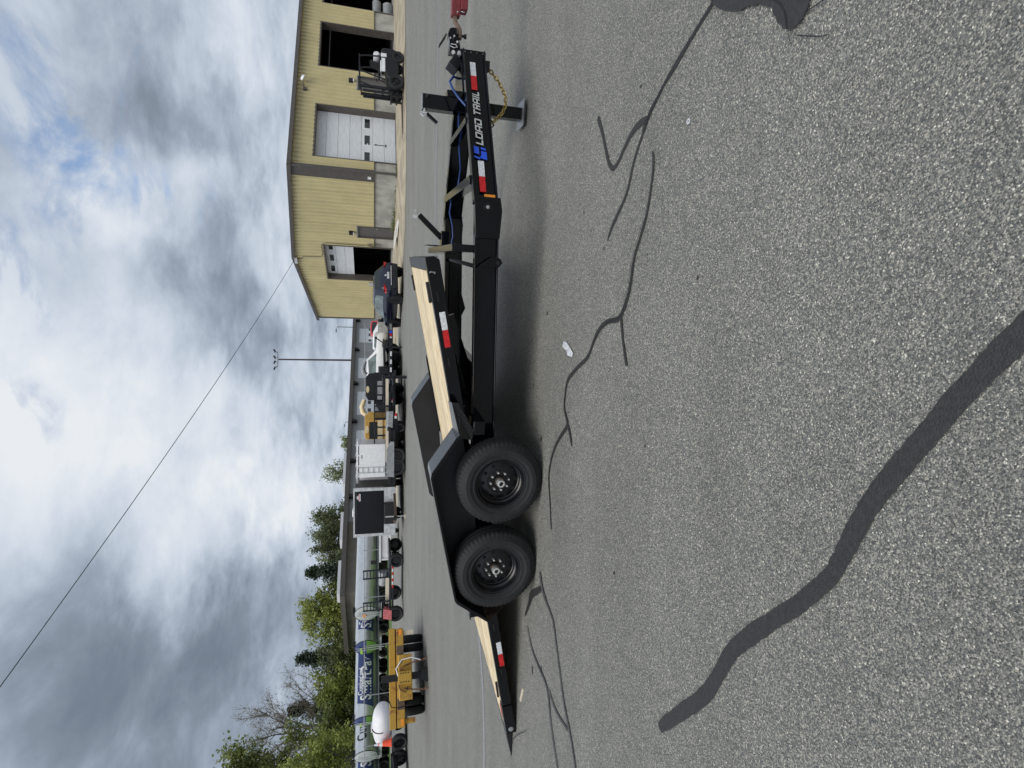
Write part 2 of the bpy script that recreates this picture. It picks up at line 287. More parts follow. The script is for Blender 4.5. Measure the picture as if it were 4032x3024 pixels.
# ------------------------------------------------------------------ mesh helpers
def rotm(axis_z):
    z = Vector(axis_z).normalized()
    x = z.orthogonal().normalized(); y = z.cross(x)
    return x, y, z
class MB:
    def __init__(s): s.v = []; s.f = []
    def add(s, vs, fs):
        o = len(s.v); s.v += [tuple(v) for v in vs]; s.f += [tuple(i + o for i in f) for f in fs]; return s
    def box(s, x0, x1, y0, y1, z0, z1):
        return s.add([(x0, y0, z0), (x1, y0, z0), (x1, y1, z0), (x0, y1, z0), (x0, y0, z1), (x1, y0, z1), (x1, y1, z1), (x0, y1, z1)],
                     [(0, 3, 2, 1), (4, 5, 6, 7), (0, 1, 5, 4), (1, 2, 6, 5), (2, 3, 7, 6), (3, 0, 4, 7)])
    def bar(s, a, b, wd, ht, up=(0, 0, 1)):
        a = Vector(a); b = Vector(b); d = (b - a).normalized(); u = Vector(up)
        sd_ = d.cross(u)
        if sd_.length < 1e-4: sd_ = d.orthogonal()
        sd_.normalize(); u = sd_.cross(d).normalized()
        o = []
        for p in (a, b):
            for i, j in ((-1, -1), (1, -1), (1, 1), (-1, 1)): o.append(p + sd_ * (i * wd / 2) + u * (j * ht / 2))
        return s.add(o, [(0, 1, 2, 3), (4, 7, 6, 5), (0, 4, 5, 1), (1, 5, 6, 2), (2, 6, 7, 3), (3, 7, 4, 0)])
    def cyl(s, a, b, r0, r1=None, n=14, cap=True):
        r1 = r0 if r1 is None else r1
        a = Vector(a); b = Vector(b); x, y, z = rotm(b - a); o = []
        for p, r_ in ((a, r0), (b, r1)):
            for i in range(n): t = 2 * PI * i / n; o.append(p + x * math.cos(t) * r_ + y * math.sin(t) * r_)
        f = [(i, (i + 1) % n, n + (i + 1) % n, n + i) for i in range(n)]
        if cap: f += [tuple(range(n - 1, -1, -1)), tuple(range(n, 2 * n))]
        return s.add(o, f)
    def tube(s, pts, r_, n=8):
        P = [Vector(p) for p in pts]; rr = r_ if isinstance(r_, (list, tuple)) else [r_] * len(P); o = []; f = []
        ref = None
        for i, p in enumerate(P):
            d = (P[min(i + 1, len(P) - 1)] - P[max(i - 1, 0)]).normalized()
            if ref is None: ref = d.orthogonal().normalized()
            ref = (ref - d * ref.dot(d))
            ref = ref.normalized() if ref.length > 1e-5 else d.orthogonal().normalized()
            y = d.cross(ref)
            for k in range(n): t = 2 * PI * k / n; o.append(p + (ref * math.cos(t) + y * math.sin(t)) * rr[i])
        for i in range(len(P) - 1):
            for k in range(n): f.append((i * n + k, i * n + (k + 1) % n, (i + 1) * n + (k + 1) % n, (i + 1) * n + k))
        f += [tuple(range(n - 1, -1, -1)), tuple(range((len(P) - 1) * n, len(P) * n))]
        return s.add(o, f)
    def prism(s, poly, a0, a1, axis='y'):
        n = len(poly); o = []
        for a in (a0, a1):
            for u, v in poly: o.append({'y': (u, a, v), 'x': (a, u, v), 'z': (u, v, a)}[axis])
        return s.add(o, [tuple(range(n)), tuple(range(2 * n - 1, n - 1, -1))] + [(i, n + i, n + (i + 1) % n, (i + 1) % n) for i in range(n)])
    def slab(s, pts, nrm, th):
        """flat polygon in space given thickness along nrm"""
        n = len(pts); q = Vector(nrm).normalized() * th
        o = [Vector(p) for p in pts] + [Vector(p) + q for p in pts]
        return s.add(o, [tuple(range(n)), tuple(range(2 * n - 1, n - 1, -1))] + [(i, n + i, n + (i + 1) % n, (i + 1) % n) for i in range(n)])
    def lathe(s, prof, org, axis, n=32, mod=None):
        org = Vector(org); x, y, z = rotm(axis); o = []; f = []; k = len(prof)
        for i in range(n):
            t = 2 * PI * i / n
            for j, (r_, h) in enumerate(prof):
                if mod: r_ = r_ + mod(i, j)
                o.append(org + (x * math.cos(t) + y * math.sin(t)) * r_ + z * h)
        for i in range(n):
            for j in range(k - 1): f.append((i * k + j, ((i + 1) % n) * k + j, ((i + 1) % n) * k + j + 1, i * k + j + 1))
        return s.add(o, f)
    def loft(s, rings, close=True, caps=True):
        n = len(rings[0]); o = [p for r_ in rings for p in r_]; f = []
        for i in range(len(rings) - 1):
            for k in range(n if close else n - 1): f.append((i * n + k, i * n + (k + 1) % n, (i + 1) * n + (k + 1) % n, (i + 1) * n + k))
        if caps: f += [tuple(range(n - 1, -1, -1)), tuple(range((len(rings) - 1) * n, len(rings) * n))]
        return s.add(o, f)
    def xf(s, M):
        s.v = [tuple(M @ Vector(v)) for v in s.v]; return s
    def build(s, name, mt, parent=None, smooth=0, bevel=0, fix=True):
        me = bpy.data.meshes.new(name); me.from_pydata(s.v, [], s.f); 
        if fix:
            b = bmesh.new(); b.from_mesh(me); bmesh.ops.recalc_face_normals(b, faces=b.faces); b.to_mesh(me); b.free()
        me.materials.append(mt); me.update()
        if smooth:
            me.polygons.foreach_set('use_smooth', [True] * len(me.polygons)); me.set_sharp_from_angle(angle=R(smooth))
        o = bpy.data.objects.new(name, me); COL.objects.link(o)
        if parent: o.parent = parent
        if bevel:
            q = o.modifiers.new('bevel', 'BEVEL'); q.width = bevel; q.segments = 2; q.limit_method = 'ANGLE'; q.angle_limit = R(35)
            if smooth == 0:
                me.polygons.foreach_set('use_smooth', [True] * len(me.polygons)); me.set_sharp_from_angle(angle=R(40))
        return o
def tag(o, label=None, cat=None, group=None, kind=None):
    if label: o['label'] = label
    if cat: o['category'] = cat
    if group: o['group'] = group
    if kind: o['kind'] = kind
    return o
def thing(name, label, cat, loc=(0, 0, 0), rz=0.0, group=None):
    o = bpy.data.objects.new(name, None); COL.objects.link(o); o.empty_display_size = 0.2
    o.location = loc; o.rotation_euler = (0, 0, rz); return tag(o, label, cat, group)
def dup(o, parent):
    c = o.copy(); COL.objects.link(c); c.parent = parent
    for ch in list(o.children): dup(ch, c)
    return c
def copy_thing(o, loc, rz, label, group=None):
    c = o.copy(); COL.objects.link(c); c.location = loc; c.rotation_euler = (0, 0, rz); c['label'] = label
    if group: c['group'] = group
    for ch in list(o.children): dup(ch, c)
    return c
def text_geo(body, size=1.0, bold=0.0, shear=0.0, sx=1.0, space=1.0):
    cu = bpy.data.curves.new('lettering', 'FONT'); cu.body = body; cu.size = size; cu.offset = bold; cu.shear = shear; cu.space_character = space
    ob = bpy.data.objects.new('lettering', cu); COL.objects.link(ob)
    bpy.context.view_layer.update()
    me = bpy.data.meshes.new_from_object(ob)
    v = [(p.co.x * sx, p.co.y) for p in me.vertices]; f = [tuple(p.vertices) for p in me.polygons]
    bpy.data.objects.remove(ob); bpy.data.curves.remove(cu); bpy.data.meshes.remove(me)
    return v, f
def text_on(body, width, org, xd, yd, th=0.0015, **kw):
    """lettering laid on a plane; returns builder"""
    v, f = text_geo(body, **kw)
    x0 = min(p[0] for p in v); x1 = max(p[0] for p in v); k = width / (x1 - x0)
    xd = Vector(xd).normalized(); yd = Vector(yd).normalized(); nz = xd.cross(yd)
    B = MB(); B.add([Vector(org) + xd * ((p[0] - x0) * k) + yd * (p[1] * k) + nz * th for p in v], f); return B

# ------------------------------------------------------------------ ground
g = MB()
xs = [-900, -60, -25, -8, 0, 8, 25, 60, 900]; ys = [-300, -10, 0, 6, 14, 30, 60, 150, 1200]
for j in range(8):
    for i in range(8):
        g.add([(xs[i], ys[j], 0), (xs[i + 1], ys[j], 0), (xs[i + 1], ys[j + 1], 0), (xs[i], ys[j + 1], 0)], [(0, 1, 2, 3)])
tag(g.build('ground', asphalt, fix=False), kind='structure')

def ribbon(name, pts, mt, z, seed, label=None, jit=0.14, wk=1.0):
    """wandering strip of crack sealer: pts = (x, y, width)"""
    rnd = random.Random(seed)
    P = []
    for i in range(len(pts) - 1):                # Catmull-Rom resample
        p0 = pts[max(i - 1, 0)]; p1 = pts[i]; p2 = pts[i + 1]; p3 = pts[min(i + 2, len(pts) - 1)]
        ln = math.dist(p1[:2], p2[:2]); k = max(3, int(ln / 0.014))
        for q in range(k):
            t = q / k
            P.append([0.5 * (2 * p1[a] + (p2[a] - p0[a]) * t + (2 * p0[a] - 5 * p1[a] + 4 * p2[a] - p3[a]) * t * t + (3 * p1[a] - p0[a] - 3 * p2[a] + p3[a]) * t ** 3) for a in range(3)])
    P.append(list(pts[-1]))
    n = len(P); Q = []
    for i in range(n):                           # soften the kinks between measured points
        k = min(11 if pts[2][2] > 0.06 else 4, i, n - 1 - i); Q.append([sum(P[q][a] for q in range(i - k, i + k + 1)) / (2 * k + 1) for a in range(3)])
    P = Q; vs = []
    for i, (x, y, w_) in enumerate(P):
        a = P[max(i - 1, 0)]; b = P[min(i + 1, n - 1)]
        d = Vector((b[0] - a[0], b[1] - a[1], 0)); d = d.normalized() if d.length > 0 else Vector((1, 0, 0)); s_ = Vector((-d.y, d.x, 0))
        e = min(1.0, min(i, n - 1 - i) * 0.014 / (w_ * 0.5 + 1e-6)); cap = math.sqrt(max(0.0, 1 - (1 - e) ** 2)) if e < 1 else 1
        for sg in (-1, 1):
            nz = noise.noise((x * 9, y * 9, seed + sg * 5.0)) * jit + noise.noise((x * 42, y * 42, seed + sg * 3.0)) * jit * 0.8 + rnd.uniform(-1, 1) * jit * 0.35
            vs.append(Vector((x, y, z)) + s_ * (sg * w_ * wk * 0.5 * max(0.05, cap) * (1 + nz)))
    B = MB(); B.add(vs, [(2 * i, 2 * i + 1, 2 * i + 3, 2 * i + 2) for i in range(n - 1)])
    return tag(B.build(name, mt, fix=False), kind='structure')
SEAL = {
 'thick': [(-1.84, 2.55, 0.05), (-1.73, 2.44, 0.072), (-1.645, 2.354, 0.072), (-1.496, 2.197, 0.07), (-1.361, 2.081, 0.069), (-1.222, 2.015, 0.071), (-1.105, 1.93, 0.073), (-0.989, 1.804, 0.069), (-0.839, 1.643, 0.064), (-0.745, 1.535, 0.06), (-0.641, 1.437, 0.06), (-0.548, 1.388, 0.063), (-0.465, 1.358, 0.067), (-0.374, 1.317, 0.069), (-0.281, 1.24, 0.068), (-0.196, 1.169, 0.066), (-0.112, 1.105, 0.067), (-0.029, 1.046, 0.067), (0.059, 0.97, 0.066), (0.117, 0.905, 0.066), (0.3, 0.75, 0.066)],
 'A': [(1.76, 1.95, 0.023), (1.721, 2.058, 0.023), (1.696, 2.142, 0.025), (1.654, 2.271, 0.022), (1.618, 2.371, 0.035), (1.597, 2.435, 0.026), (1.562, 2.525, 0.02), (1.487, 2.658, 0.028), (1.421, 2.723, 0.024), (1.31, 2.833, 0.022), (1.152, 2.92, 0.024), (1.066, 3.044, 0.030), (0.983, 3.161, 0.030), (0.933, 3.195, 0.01)],
 'V': [(1.472, 2.666, 0.045), (1.499, 2.791, 0.045), (1.47, 2.89, 0.032), (1.441, 2.95, 0.028), (1.389, 3.028, 0.029), (1.364, 3.116, 0.035), (1.453, 3.185, 0.03), (1.563, 3.231, 0.027), (1.655, 3.267, 0.028), (1.785, 3.33, 0.04), (1.816, 3.353, 0.03)],
 'B': [(1.278, 2.616, 0.01), (1.216, 2.601, 0.02), (1.123, 2.621, 0.018), (0.941, 2.684, 0.021), (0.731, 2.833, 0.024), (0.628, 2.861, 0.027), (0.552, 2.89, 0.025), (0.409, 3.012, 0.036), (0.408, 3.195, 0.035), (0.362, 3.342, 0.032), (0.276, 3.439, 0.026), (0.192, 3.521, 0.032), (0.124, 3.718, 0.034), (0.024, 3.937, 0.032), (-0.087, 3.986, 0.026), (-0.2, 4.013, 0.026), (-0.315, 3.923, 0.042), (-0.411, 4.067, 0.034), (-0.568, 4.269, 0.03), (-0.787, 4.393, 0.026), (-1.024, 4.361, 0.022), (-1.258, 4.33, 0.018)],
 'B2': [(0.407, 2.997, 0.028), (0.242, 2.966, 0.022), (0.107, 2.92, 0.028)],
 'B4': [(-0.324, 3.923, 0.04), (-0.41, 3.857, 0.029), (-0.484, 3.842, 0.018)],
 'C': [(-1.72, 4.642, 0.042), (-1.848, 4.586, 0.055), (-1.947, 4.415, 0.034), (-2.01, 4.279, 0.028), (-2.201, 4.185, 0.028), (-2.384, 4.095, 0.027), (-2.56, 4.008, 0.03), (-2.704, 3.884, 0.036), (-2.853, 3.785, 0.032), (-3.1, 3.68, 0.035)],
 'D': [(-2.394, 5.065, 0.02), (-2.548, 4.906, 0.028), (-2.612, 4.684, 0.03), (-2.651, 4.48, 0.034), (-2.71, 4.402, 0.036), (-2.881, 4.352, 0.029), (-3.057, 4.255, 0.028), (-3.184, 4.162, 0.025), (-3.4, 4.07, 0.025)],
 'E': [(-2.662, 4.39, 0.028), (-2.73, 4.232, 0.024), (-2.728, 4.04, 0.024), (-2.71, 3.9, 0.02)],
 'F': [(-1.86, 4.6, 0.05), (-2.034, 4.906, 0.075), (-2.126, 4.968, 0.055), (-2.33, 5.131, 0.02)]}
for i, (k, p) in enumerate(SEAL.items()): ribbon('crack_sealer', p, tar if k == 'thick' else tar_light if k in 'DEC' else tar, 0.0042 + 0.0009 * i, i)
CR = [[(1.30, 1.622, 0.004), (1.27, 1.627, 0.003), (1.22, 1.60, 0.003)], [(1.304, 1.547, 0.005), (1.298, 1.502, 0.005), (1.295, 1.464, 0.005), (1.28, 1.40, 0.004)],
      [(1.261, 1.6, 0.004), (1.222, 1.542, 0.004), (1.179, 1.483, 0.004), (1.161, 1.436, 0.003)], [(1.72, 2.06, 0.005), (1.69, 2.14, 0.005), (1.65, 2.27, 0.005), (1.60, 2.42, 0.006), (1.55, 2.52, 0.006), (1.49, 2.65, 0.008), (1.42, 2.72, 0.006)],
      [(-3.43, 5.05, 0.006), (-3.9, 5.62, 0.01), (-4.2, 5.66, 0.012), (-4.6, 5.5, 0.01)], [(1.54, 1.80, 0.006), (1.46, 1.70, 0.005), (1.40, 1.645, 0.006), (1.30, 1.63, 0.005)],
      [(0.93, 2.69, 0.004), (0.73, 2.835, 0.005), (0.55, 2.893, 0.005), (0.41, 3.01, 0.006), (0.40, 3.19, 0.005), (0.28, 3.43, 0.004)]]
for i, p in enumerate(CR): ribbon('pavement_crack', p, dark, 0.0145 + 0.0004 * i, 40 + i, jit=0.5)
ribbon('worn_stripe', [(-3.0, 7.95, 0.06), (-3.478, 7.71, 0.10), (-3.934, 7.423, 0.12), (-4.549, 7.242, 0.12), (-5.5, 7.2, 0.12)], pale_mark, 0.004, 71, jit=0.3)
ribbon('worn_stripe', [(3.3, 10.2, 0.10), (4.8, 9.9, 0.12), (6.5, 9.7, 0.10), (8.5, 9.6, 0.10)], pale_mark, 0.0045, 72, jit=0.3)
ribbon('worn_stripe', [(3.2, 13.4, 0.15), (5.5, 13.0, 0.18), (8.5, 12.6, 0.15), (11.5, 12.4, 0.12)], pale_mark, 0.005, 73, jit=0.3)
PATCH = [(1.87, 2.10), (1.789, 2.125), (1.736, 2.094), (1.664, 2.042), (1.608, 1.979), (1.546, 1.89), (1.522, 1.822), (1.447, 1.72), (1.396, 1.696), (1.326, 1.655), (1.294, 1.622), (1.288, 1.584), (1.304, 1.547), (1.343, 1.524), (1.45, 1.53), (1.7, 1.6), (1.9, 1.75)]
def smooth_loop(P, k=6):
    o = []; n = len(P)
    for i in range(n):
        p0, p1, p2, p3 = P[i - 1], P[i], P[(i + 1) % n], P[(i + 2) % n]
        for q in range(k):
            t = q / k
            x, y = (0.5 * (2 * p1[a] + (p2[a] - p0[a]) * t + (2 * p0[a] - 5 * p1[a] + 4 * p2[a] - p3[a]) * t * t + (3 * p1[a] - p0[a] - 3 * p2[a] + p3[a]) * t ** 3) for a in (0, 1))
            o.append((x + noise.noise((x * 40, y * 40, 3)) * 0.006, y + noise.noise((x * 40, y * 40, 9)) * 0.006))
    return o
lp = smooth_loop(PATCH); B = MB(); B.add([(x, y, 0.0135) for x, y in lp], [tuple(range(len(lp)))])
tag(B.build('tar_patch', tar, fix=False), kind='structure')

SPOTS = [(-0.02, 4.86, .030, .012), (-0.50, 4.62, .026, .02), (0.62, 4.45, .02, .012), (-2.62, 4.62, .05, .018), (-2.75, 4.9, .045, .015), (1.25, 3.6, .012, .008), (0.9, 3.25, .010, .008), (-0.35, 2.7, .010, .006), (0.5, 2.2, .010, .007), (1.7, 2.75, .012, .008), (-1.2, 3.1, .012, .007)]
for i, (x, y, a_, b_) in enumerate(SPOTS):
    B = MB(); B.add([(x + a_ * math.cos(q) * (1 + .3 * math.sin(3 * q + i)), y + b_ * math.sin(q) * (1 + .3 * math.cos(2 * q + i)), 0.0035 + .0002 * i) for q in [2 * PI * k / 14 for k in range(14)]], [tuple(range(14))])
    tag(B.build('tar_spot', tar, fix=False), kind='structure')
# loose chips lying on the asphalt near the camera
rnd = random.Random(5); B = MB()
for i in range(700):
    x = rnd.uniform(-2.0, 2.0); y = 0.75 + 3.2 * rnd.random() ** 1.2; r_ = rnd.uniform(0.0022, 0.0048) * (1.4 if rnd.random() < 0.1 else 1)
    a = rnd.uniform(0, 2 * PI); ax = Vector((math.cos(a), math.sin(a), 0)) * r_; ay = Vector((-math.sin(a), math.cos(a), 0)) * r_ * rnd.uniform(.55, .9); c = Vector((x, y, 0.002)); up = Vector((rnd.uniform(-.3, .3) * r_, rnd.uniform(-.3, .3) * r_, r_ * 0.55))
    B.add([c + ax, c + ay, c - ax, c - ay, c + up], [(0, 1, 4), (1, 2, 4), (2, 3, 4), (3, 0, 4)])
chips = mat('stone_chips', (0.20, 0.20, 0.19), 0.8, var=0.3, scale=90, col2=(0.62, 0.58, 0.50), lo=0.42, hi=0.62)
tag(B.build('loose_gravel', chips, fix=False), kind='stuff')
B = MB(); B.v = [(0.345, 4.02, .006), (0.330, 3.94, .012), (0.300, 3.90, .007), (0.235, 3.80, .010), (0.205, 3.83, .007), (0.225, 3.91, .016), (0.262, 3.945, .008), (0.300, 4.035, .012)]
B.f = [(0, 1, 2, 6, 7), (2, 3, 4, 5, 6)]; tag(B.build('paper_scrap', paper, fix=False), 'torn white paper scrap lying beside the thin crack line', 'litter')
B = MB(); B.lathe([(0.006, 0.0), (0.014, 0.0), (0.014, 0.003), (0.006, 0.003), (0.006, 0.0)], (1.274, 2.276, 0.002), (0, 0, 1), 20)
tag(B.build('washer', paper), 'small pale ring lying alone on the open asphalt', 'washer')
tag(MB().bar((-3.10, 5.20, 0.010), (-3.28, 5.30, 0.010), 0.022, 0.014).build('stick', lumber), 'pale wood splinter on the asphalt near the ramp edge', 'stick')

# ------------------------------------------------------------------ tilt-deck trailer
TH = R(-13.0); T0 = (-0.886, 4.573, 0.0)
tr = thing('tilt_trailer', 'black tilt deck trailer with raised pine deck and tandem wheels, nearest', 'trailer', T0, TH)
CY = 1.30                                              # centre line
def zb(x): return 0.40 + 0.028 * x
def zt(x): return 0.605 + 0.028 * x
def ibeam(a, b, h, web=0.012, fl=0.085, name='main_rail'):
    a = Vector(a); b = Vector(b); B = MB(); u = Vector((0, 0, 1))
    B.bar(a, b, web, h - 0.024); B.bar(a + u * (h / 2 - 0.006), b + u * (h / 2 - 0.006), fl, 0.012); B.bar(a - u * (h / 2 - 0.006), b - u * (h / 2 - 0.006), fl, 0.012)
    return B.build(name, black, tr, bevel=0.003)
for y in (0.315, 2.285):
    ibeam((-1.55, y, (zb(-1.55) + zt(-1.55)) / 2), (2.42, y, (zb(2.42) + zt(2.42)) / 2), 0.205)
RA, RB = Vector((2.42, 0.315, 0)), Vector((3.79, 1.165, 0))
rd = (RB - RA).normalized(); rn = Vector((rd.y, -rd.x, 0))
for sg in (1, -1):
    f_ = lambda p: Vector((p.x, CY + sg * (p.y - CY), p.z))
    ibeam(f_(RA + Vector((-0.03, 0, 0.58))), f_(RB + Vector((0, 0, 0.588))), 0.205, name='tongue_rail')
    yy = 0.262 if sg == 1 else 2.326
    B = MB(); B.prism([(2.10, zb(2.1) - 0.004), (2.33, 0.442), (2.43, 0.462), (2.43, 0.682), (2.10, 0.660)], yy, yy + 0.012); B.build('gusset_plate', black, tr, bevel=0.003)
B = MB(); B.lathe([(0.0, 0.004), (0.014, 0.006), (0.016, 0.012), (0.024, 0.013), (0.026, 0.006), (0.034, 0.006), (0.036, 0.0)], (2.35, 0.262, 0.570), (0, -1, 0), 28); mk_ = B.build('marker_light', rim_m, tr, smooth=30); MB().lathe([(0.0, 0.008), (0.014, 0.007)], (2.35, 0.258, 0.570), (0, -1, 0), 20).build('lens', grey, mk_)
# outer rail lettering, placed by distance along the rail (s) and height (z)
def RP(s, z, o=0.0): return RA + rd * s + Vector((0, 0, z)) + rn * (0.0065 + o)
def quad_on(s0, s1, z0, z1, name, mt, sk=0.0, o=0.002):
    B = MB(); B.slab([RP(s0 + sk * 0, z0, o), RP(s1, z0, o), RP(s1 + sk, z1, o), RP(s0 + sk, z1, o)], rn, 0.0015); return B.build(name, mt, tr)
quad_on(1.325, 1.487, 0.578, 0.629, 'white_reflector', white_r); quad_on(1.160, 1.324, 0.577, 0.630, 'red_reflector', red)
quad_on(0.218, 0.378, 0.571, 0.623, 'white_reflector', white_r); quad_on(0.060, 0.217, 0.571, 0.623, 'red_reflector', red)
quad_on(0.004, 0.038, 0.497, 0.590, 'amber_reflector', amber)
def on_rail(B2, name, mt): return B2.build(name, mt, tr, fix=False)
def glyphs(word, s0, s1, z0, z1, name):
    """wide square italic capitals cut from bars"""
    G = {'L': [(0, 0, .24, 1), (.24, 0, 1, .22)], 'O': [(0, 0, .22, 1), (.78, 0, 1, 1), (.22, 0, .78, .2), (.22, .8, .78, 1)],
         'A': [(0, 0, .22, .86), (.78, 0, 1, 1), (.12, .80, .78, 1), (.22, .28, .78, .46)], 'D': [(0, 0, .22, .62), (.78, 0, 1, .9), (.22, 0, .9, .2), (0, .8, .9, 1)],
         'T': [(0, .78, 1, 1), (.39, 0, .61, .78)], 'R': [(0, 0, .22, 1), (.22, .8, .9, 1), (.74, .42, .98, .86), (.22, .36, .82, .54), (.62, 0, .9, .36)], 'I': [(.1, 0, .9, 1)]}
    W = {'I': 0.32, 'L': 0.82}
    tot = sum(W.get(c, 1.0) + 0.16 for c in word) - 0.16; k = (s1 - s0) / tot; x = s0; B = MB()
    for c in word:
        wd = W.get(c, 1.0) * k
        for a, b, c2, d in G[c]:
            pt = lambda u, v: RP(x + u * wd + v * (z1 - z0) * 0.28, z0 + v * (z1 - z0), 0.002)
            B.add([pt(a, b), pt(c2, b), pt(c2, d), pt(a, d)], [(0, 1, 2, 3)])
        x += wd + 0.16 * k
    on_rail(B, name, silver_d)
glyphs('LOAD', 0.545, 0.822, 0.563, 0.626, 'lettering'); glyphs('TRAIL', 0.866, 1.135, 0.566, 0.629, 'lettering')
B = MB()
def em(pts): B.add([RP(s, z, 0.002) for s, z in pts], [tuple(range(len(pts)))])
em([(0.445, 0.606), (0.522, 0.606), (0.534, 0.650), (0.457, 0.650)]); em([(0.412, 0.601), (0.432, 0.650), (0.412, 0.650), (0.392, 0.601)][::-1])
em([(0.392, 0.540), (0.476, 0.540), (0.486, 0.588), (0.444, 0.588), (0.412, 0.601), (0.405, 0.590)]); em([(0.492, 0.545), (0.516, 0.545), (0.526, 0.588), (0.502, 0.588)])
on_rail(B, 'emblem', blue_d)
# cross members of the tongue and frame
def cross(x, z0, z1, t, y0, y1, name='cross_member', mt=black): return MB().box(x - t / 2, x + t / 2, y0, y1, z0, z1).build(name, mt, tr, bevel=0.004)
cross(2.58, 0.60, 0.70, 0.075, 0.46, 2.14); cross(3.12, 0.62, 0.70, 0.055, 0.79, 1.81); cross(-0.2, 0.42, 0.52, 0.08, 0.36, 2.24); cross(0.9, 0.47, 0.55, 0.08, 0.36, 2.24)
cross(2.01, 0.664, 0.852, 0.062, 0.29, 2.31, 'latch_beam')
MB().cyl((1.86, 0.36, 0.60), (1.92, 2.24, 0.60), 0.02).build('cross_tube', dark, tr, smooth=40)
MB().slab([(3.40, 1.00, 0.688), (3.74, 1.20, 0.690), (3.74, 1.40, 0.690), (3.40, 1.60, 0.688)], (0, 0, 1), 0.010).build('tongue_plate', black, tr, bevel=0.003)
# coupler channel, coupler and bolts
B = MB(); B.box(3.755, 3.815, 1.165, 1.435, 0.468, 0.704); B.build('coupler_channel', black, tr, bevel=0.004)
for z in (0.50, 0.555, 0.61, 0.665):
    MB().cyl((3.785, 1.163, z), (3.785, 1.170, z), 0.011, n=12).build('adjuster_hole', zinc, tr)  # solid pale discs imitating the bright ground seen through the holes
B = MB(); B.loft([[(3.80, 1.235, 0.69), (3.80, 1.365, 0.69), (3.80, 1.365, 0.80), (3.80, 1.235, 0.80)], [(3.89, 1.245, 0.705), (3.89, 1.355, 0.705), (3.89, 1.355, 0.80), (3.89, 1.245, 0.80)],
                  [(3.95, 1.255, 0.728), (3.95, 1.345, 0.728), (3.95, 1.345, 0.815), (3.95, 1.255, 0.815)], [(4.00, 1.262, 0.732), (4.00, 1.338, 0.732), (4.00, 1.338, 0.80), (4.00, 1.262, 0.80)], [(4.02, 1.28, 0.735), (4.02, 1.32, 0.735), (4.02, 1.32, 0.77), (4.02, 1.28, 0.77)]])
cp = B.build('coupler', black, tr, smooth=35, bevel=0.005)
for x, z, r_ in ((3.795, 0.765, 0.017), (3.797, 0.710, 0.017), (3.885, 0.73, 0.010), (3.93, 0.76, 0.008), (3.91, 0.795, 0.007)):
    MB().cyl((x, 1.225, z), (x, 1.260, z), r_, r_ * 0.7, n=10).build('bolt', zinc, cp, smooth=30)
MB().bar((3.96, 1.30, 0.825), (3.86, 1.30, 0.885), 0.030, 0.012).bar((3.93, 1.30, 0.835), (3.84, 1.30, 0.892), 0.014, 0.01).build('latch_lever', dark, cp)
MB().tube([(3.86, 1.23, 0.79), (3.86, 1.225, 0.745), (3.84, 1.225, 0.728), (3.83, 1.225, 0.76), (3.845, 1.23, 0.795)], 0.004, 6).build('safety_pin', zinc, cp)
B = MB(); B.xf(Matrix.Identity(4)); B.box(-0.06, 0.06, -0.055, 0.055, -0.05, 0.05); B.xf(Matrix.Translation((3.70, 1.27, 0.745)) @ Matrix.Rotation(R(35), 4, 'Y') @ Matrix.Rotation(R(18), 4, 'Z')); B.build('breakaway_box', black_far, tr, bevel=0.004)
# jack
JY = 1.40
B = MB(); B.box(3.315, 3.445, JY - 0.065, JY + 0.065, 0.56, 1.03); B.box(3.325, 3.435, JY - 0.055, JY + 0.055, 0.045, 0.58)
jk = B.build('jack', black, tr, bevel=0.006)
MB().box(3.31, 3.45, JY - 0.07, JY + 0.07, 1.028, 1.034).build('jack_cap', steel_edge, jk)
B = MB(); B.add([(3.25, JY - .13, 0.045), (3.51, JY - .13, 0.045), (3.51, JY + .13, 0.045), (3.25, JY + .13, 0.045), (3.29, JY - .085, 0.008), (3.47, JY - .085, 0.008), (3.47, JY + .085, 0.008), (3.29, JY + .085, 0.008)],
                [(0, 1, 2, 3), (7, 6, 5, 4), (0, 4, 5, 1), (1, 5, 6, 2), (2, 6, 7, 3), (3, 7, 4, 0)]); B.build('foot_plate', steel_edge, jk, bevel=0.004)
MB().cyl((3.315, JY, 1.0), (3.275, JY, 1.0), 0.018).cyl((3.285, JY - .02, 1.03), (3.285, JY - .02, 0.985), 0.014).tube([(3.285, JY - .02, 1.035), (3.27, JY - .03, 1.04), (3.25, JY - .03, 1.015), (3.262, JY - .03, 0.985)], 0.008, 7).build('crank', zinc, jk, smooth=40)
MB().bar((3.275, JY - .02, 0.985), (3.20, JY - .03, 0.885), 0.026, 0.03).build('crank_handle', black, jk)
MB().box(3.44, 3.50, JY - 0.08, JY + 0.08, 0.70, 0.80).build('jack_collar', black, jk, bevel=0.004)
MB().cyl((3.42, JY - 0.066, 0.985), (3.42, JY - 0.09, 0.985), 0.022, 0.012, 12).build('grease_cap', dark, jk, smooth=40)
# wiring conduit, blue
MB().tube([(3.60, 1.30, 0.70), (3.58, 1.20, 0.76), (3.52, 1.15, 0.80), (3.46, 1.12, 0.78), (3.38, 1.08, 0.73), (3.30, 1.03, 0.66), (3.22, 1.06, 0.60)], 0.011, 8).build('wiring_loop', blue_w, tr, smooth=60)
MB().tube([(3.60, 1.45, 0.69), (3.35, 1.62, 0.64), (3.10, 1.80, 0.60), (2.90, 1.94, 0.555), (2.72, 2.05, 0.56), (2.58, 2.12, 0.62), (2.45, 2.18, 0.63), (2.30, 2.22, 0.585), (2.18, 2.23, 0.575), (2.05, 2.24, 0.60)], 0.010, 8).build('wiring', blue_w, tr, smooth=60)
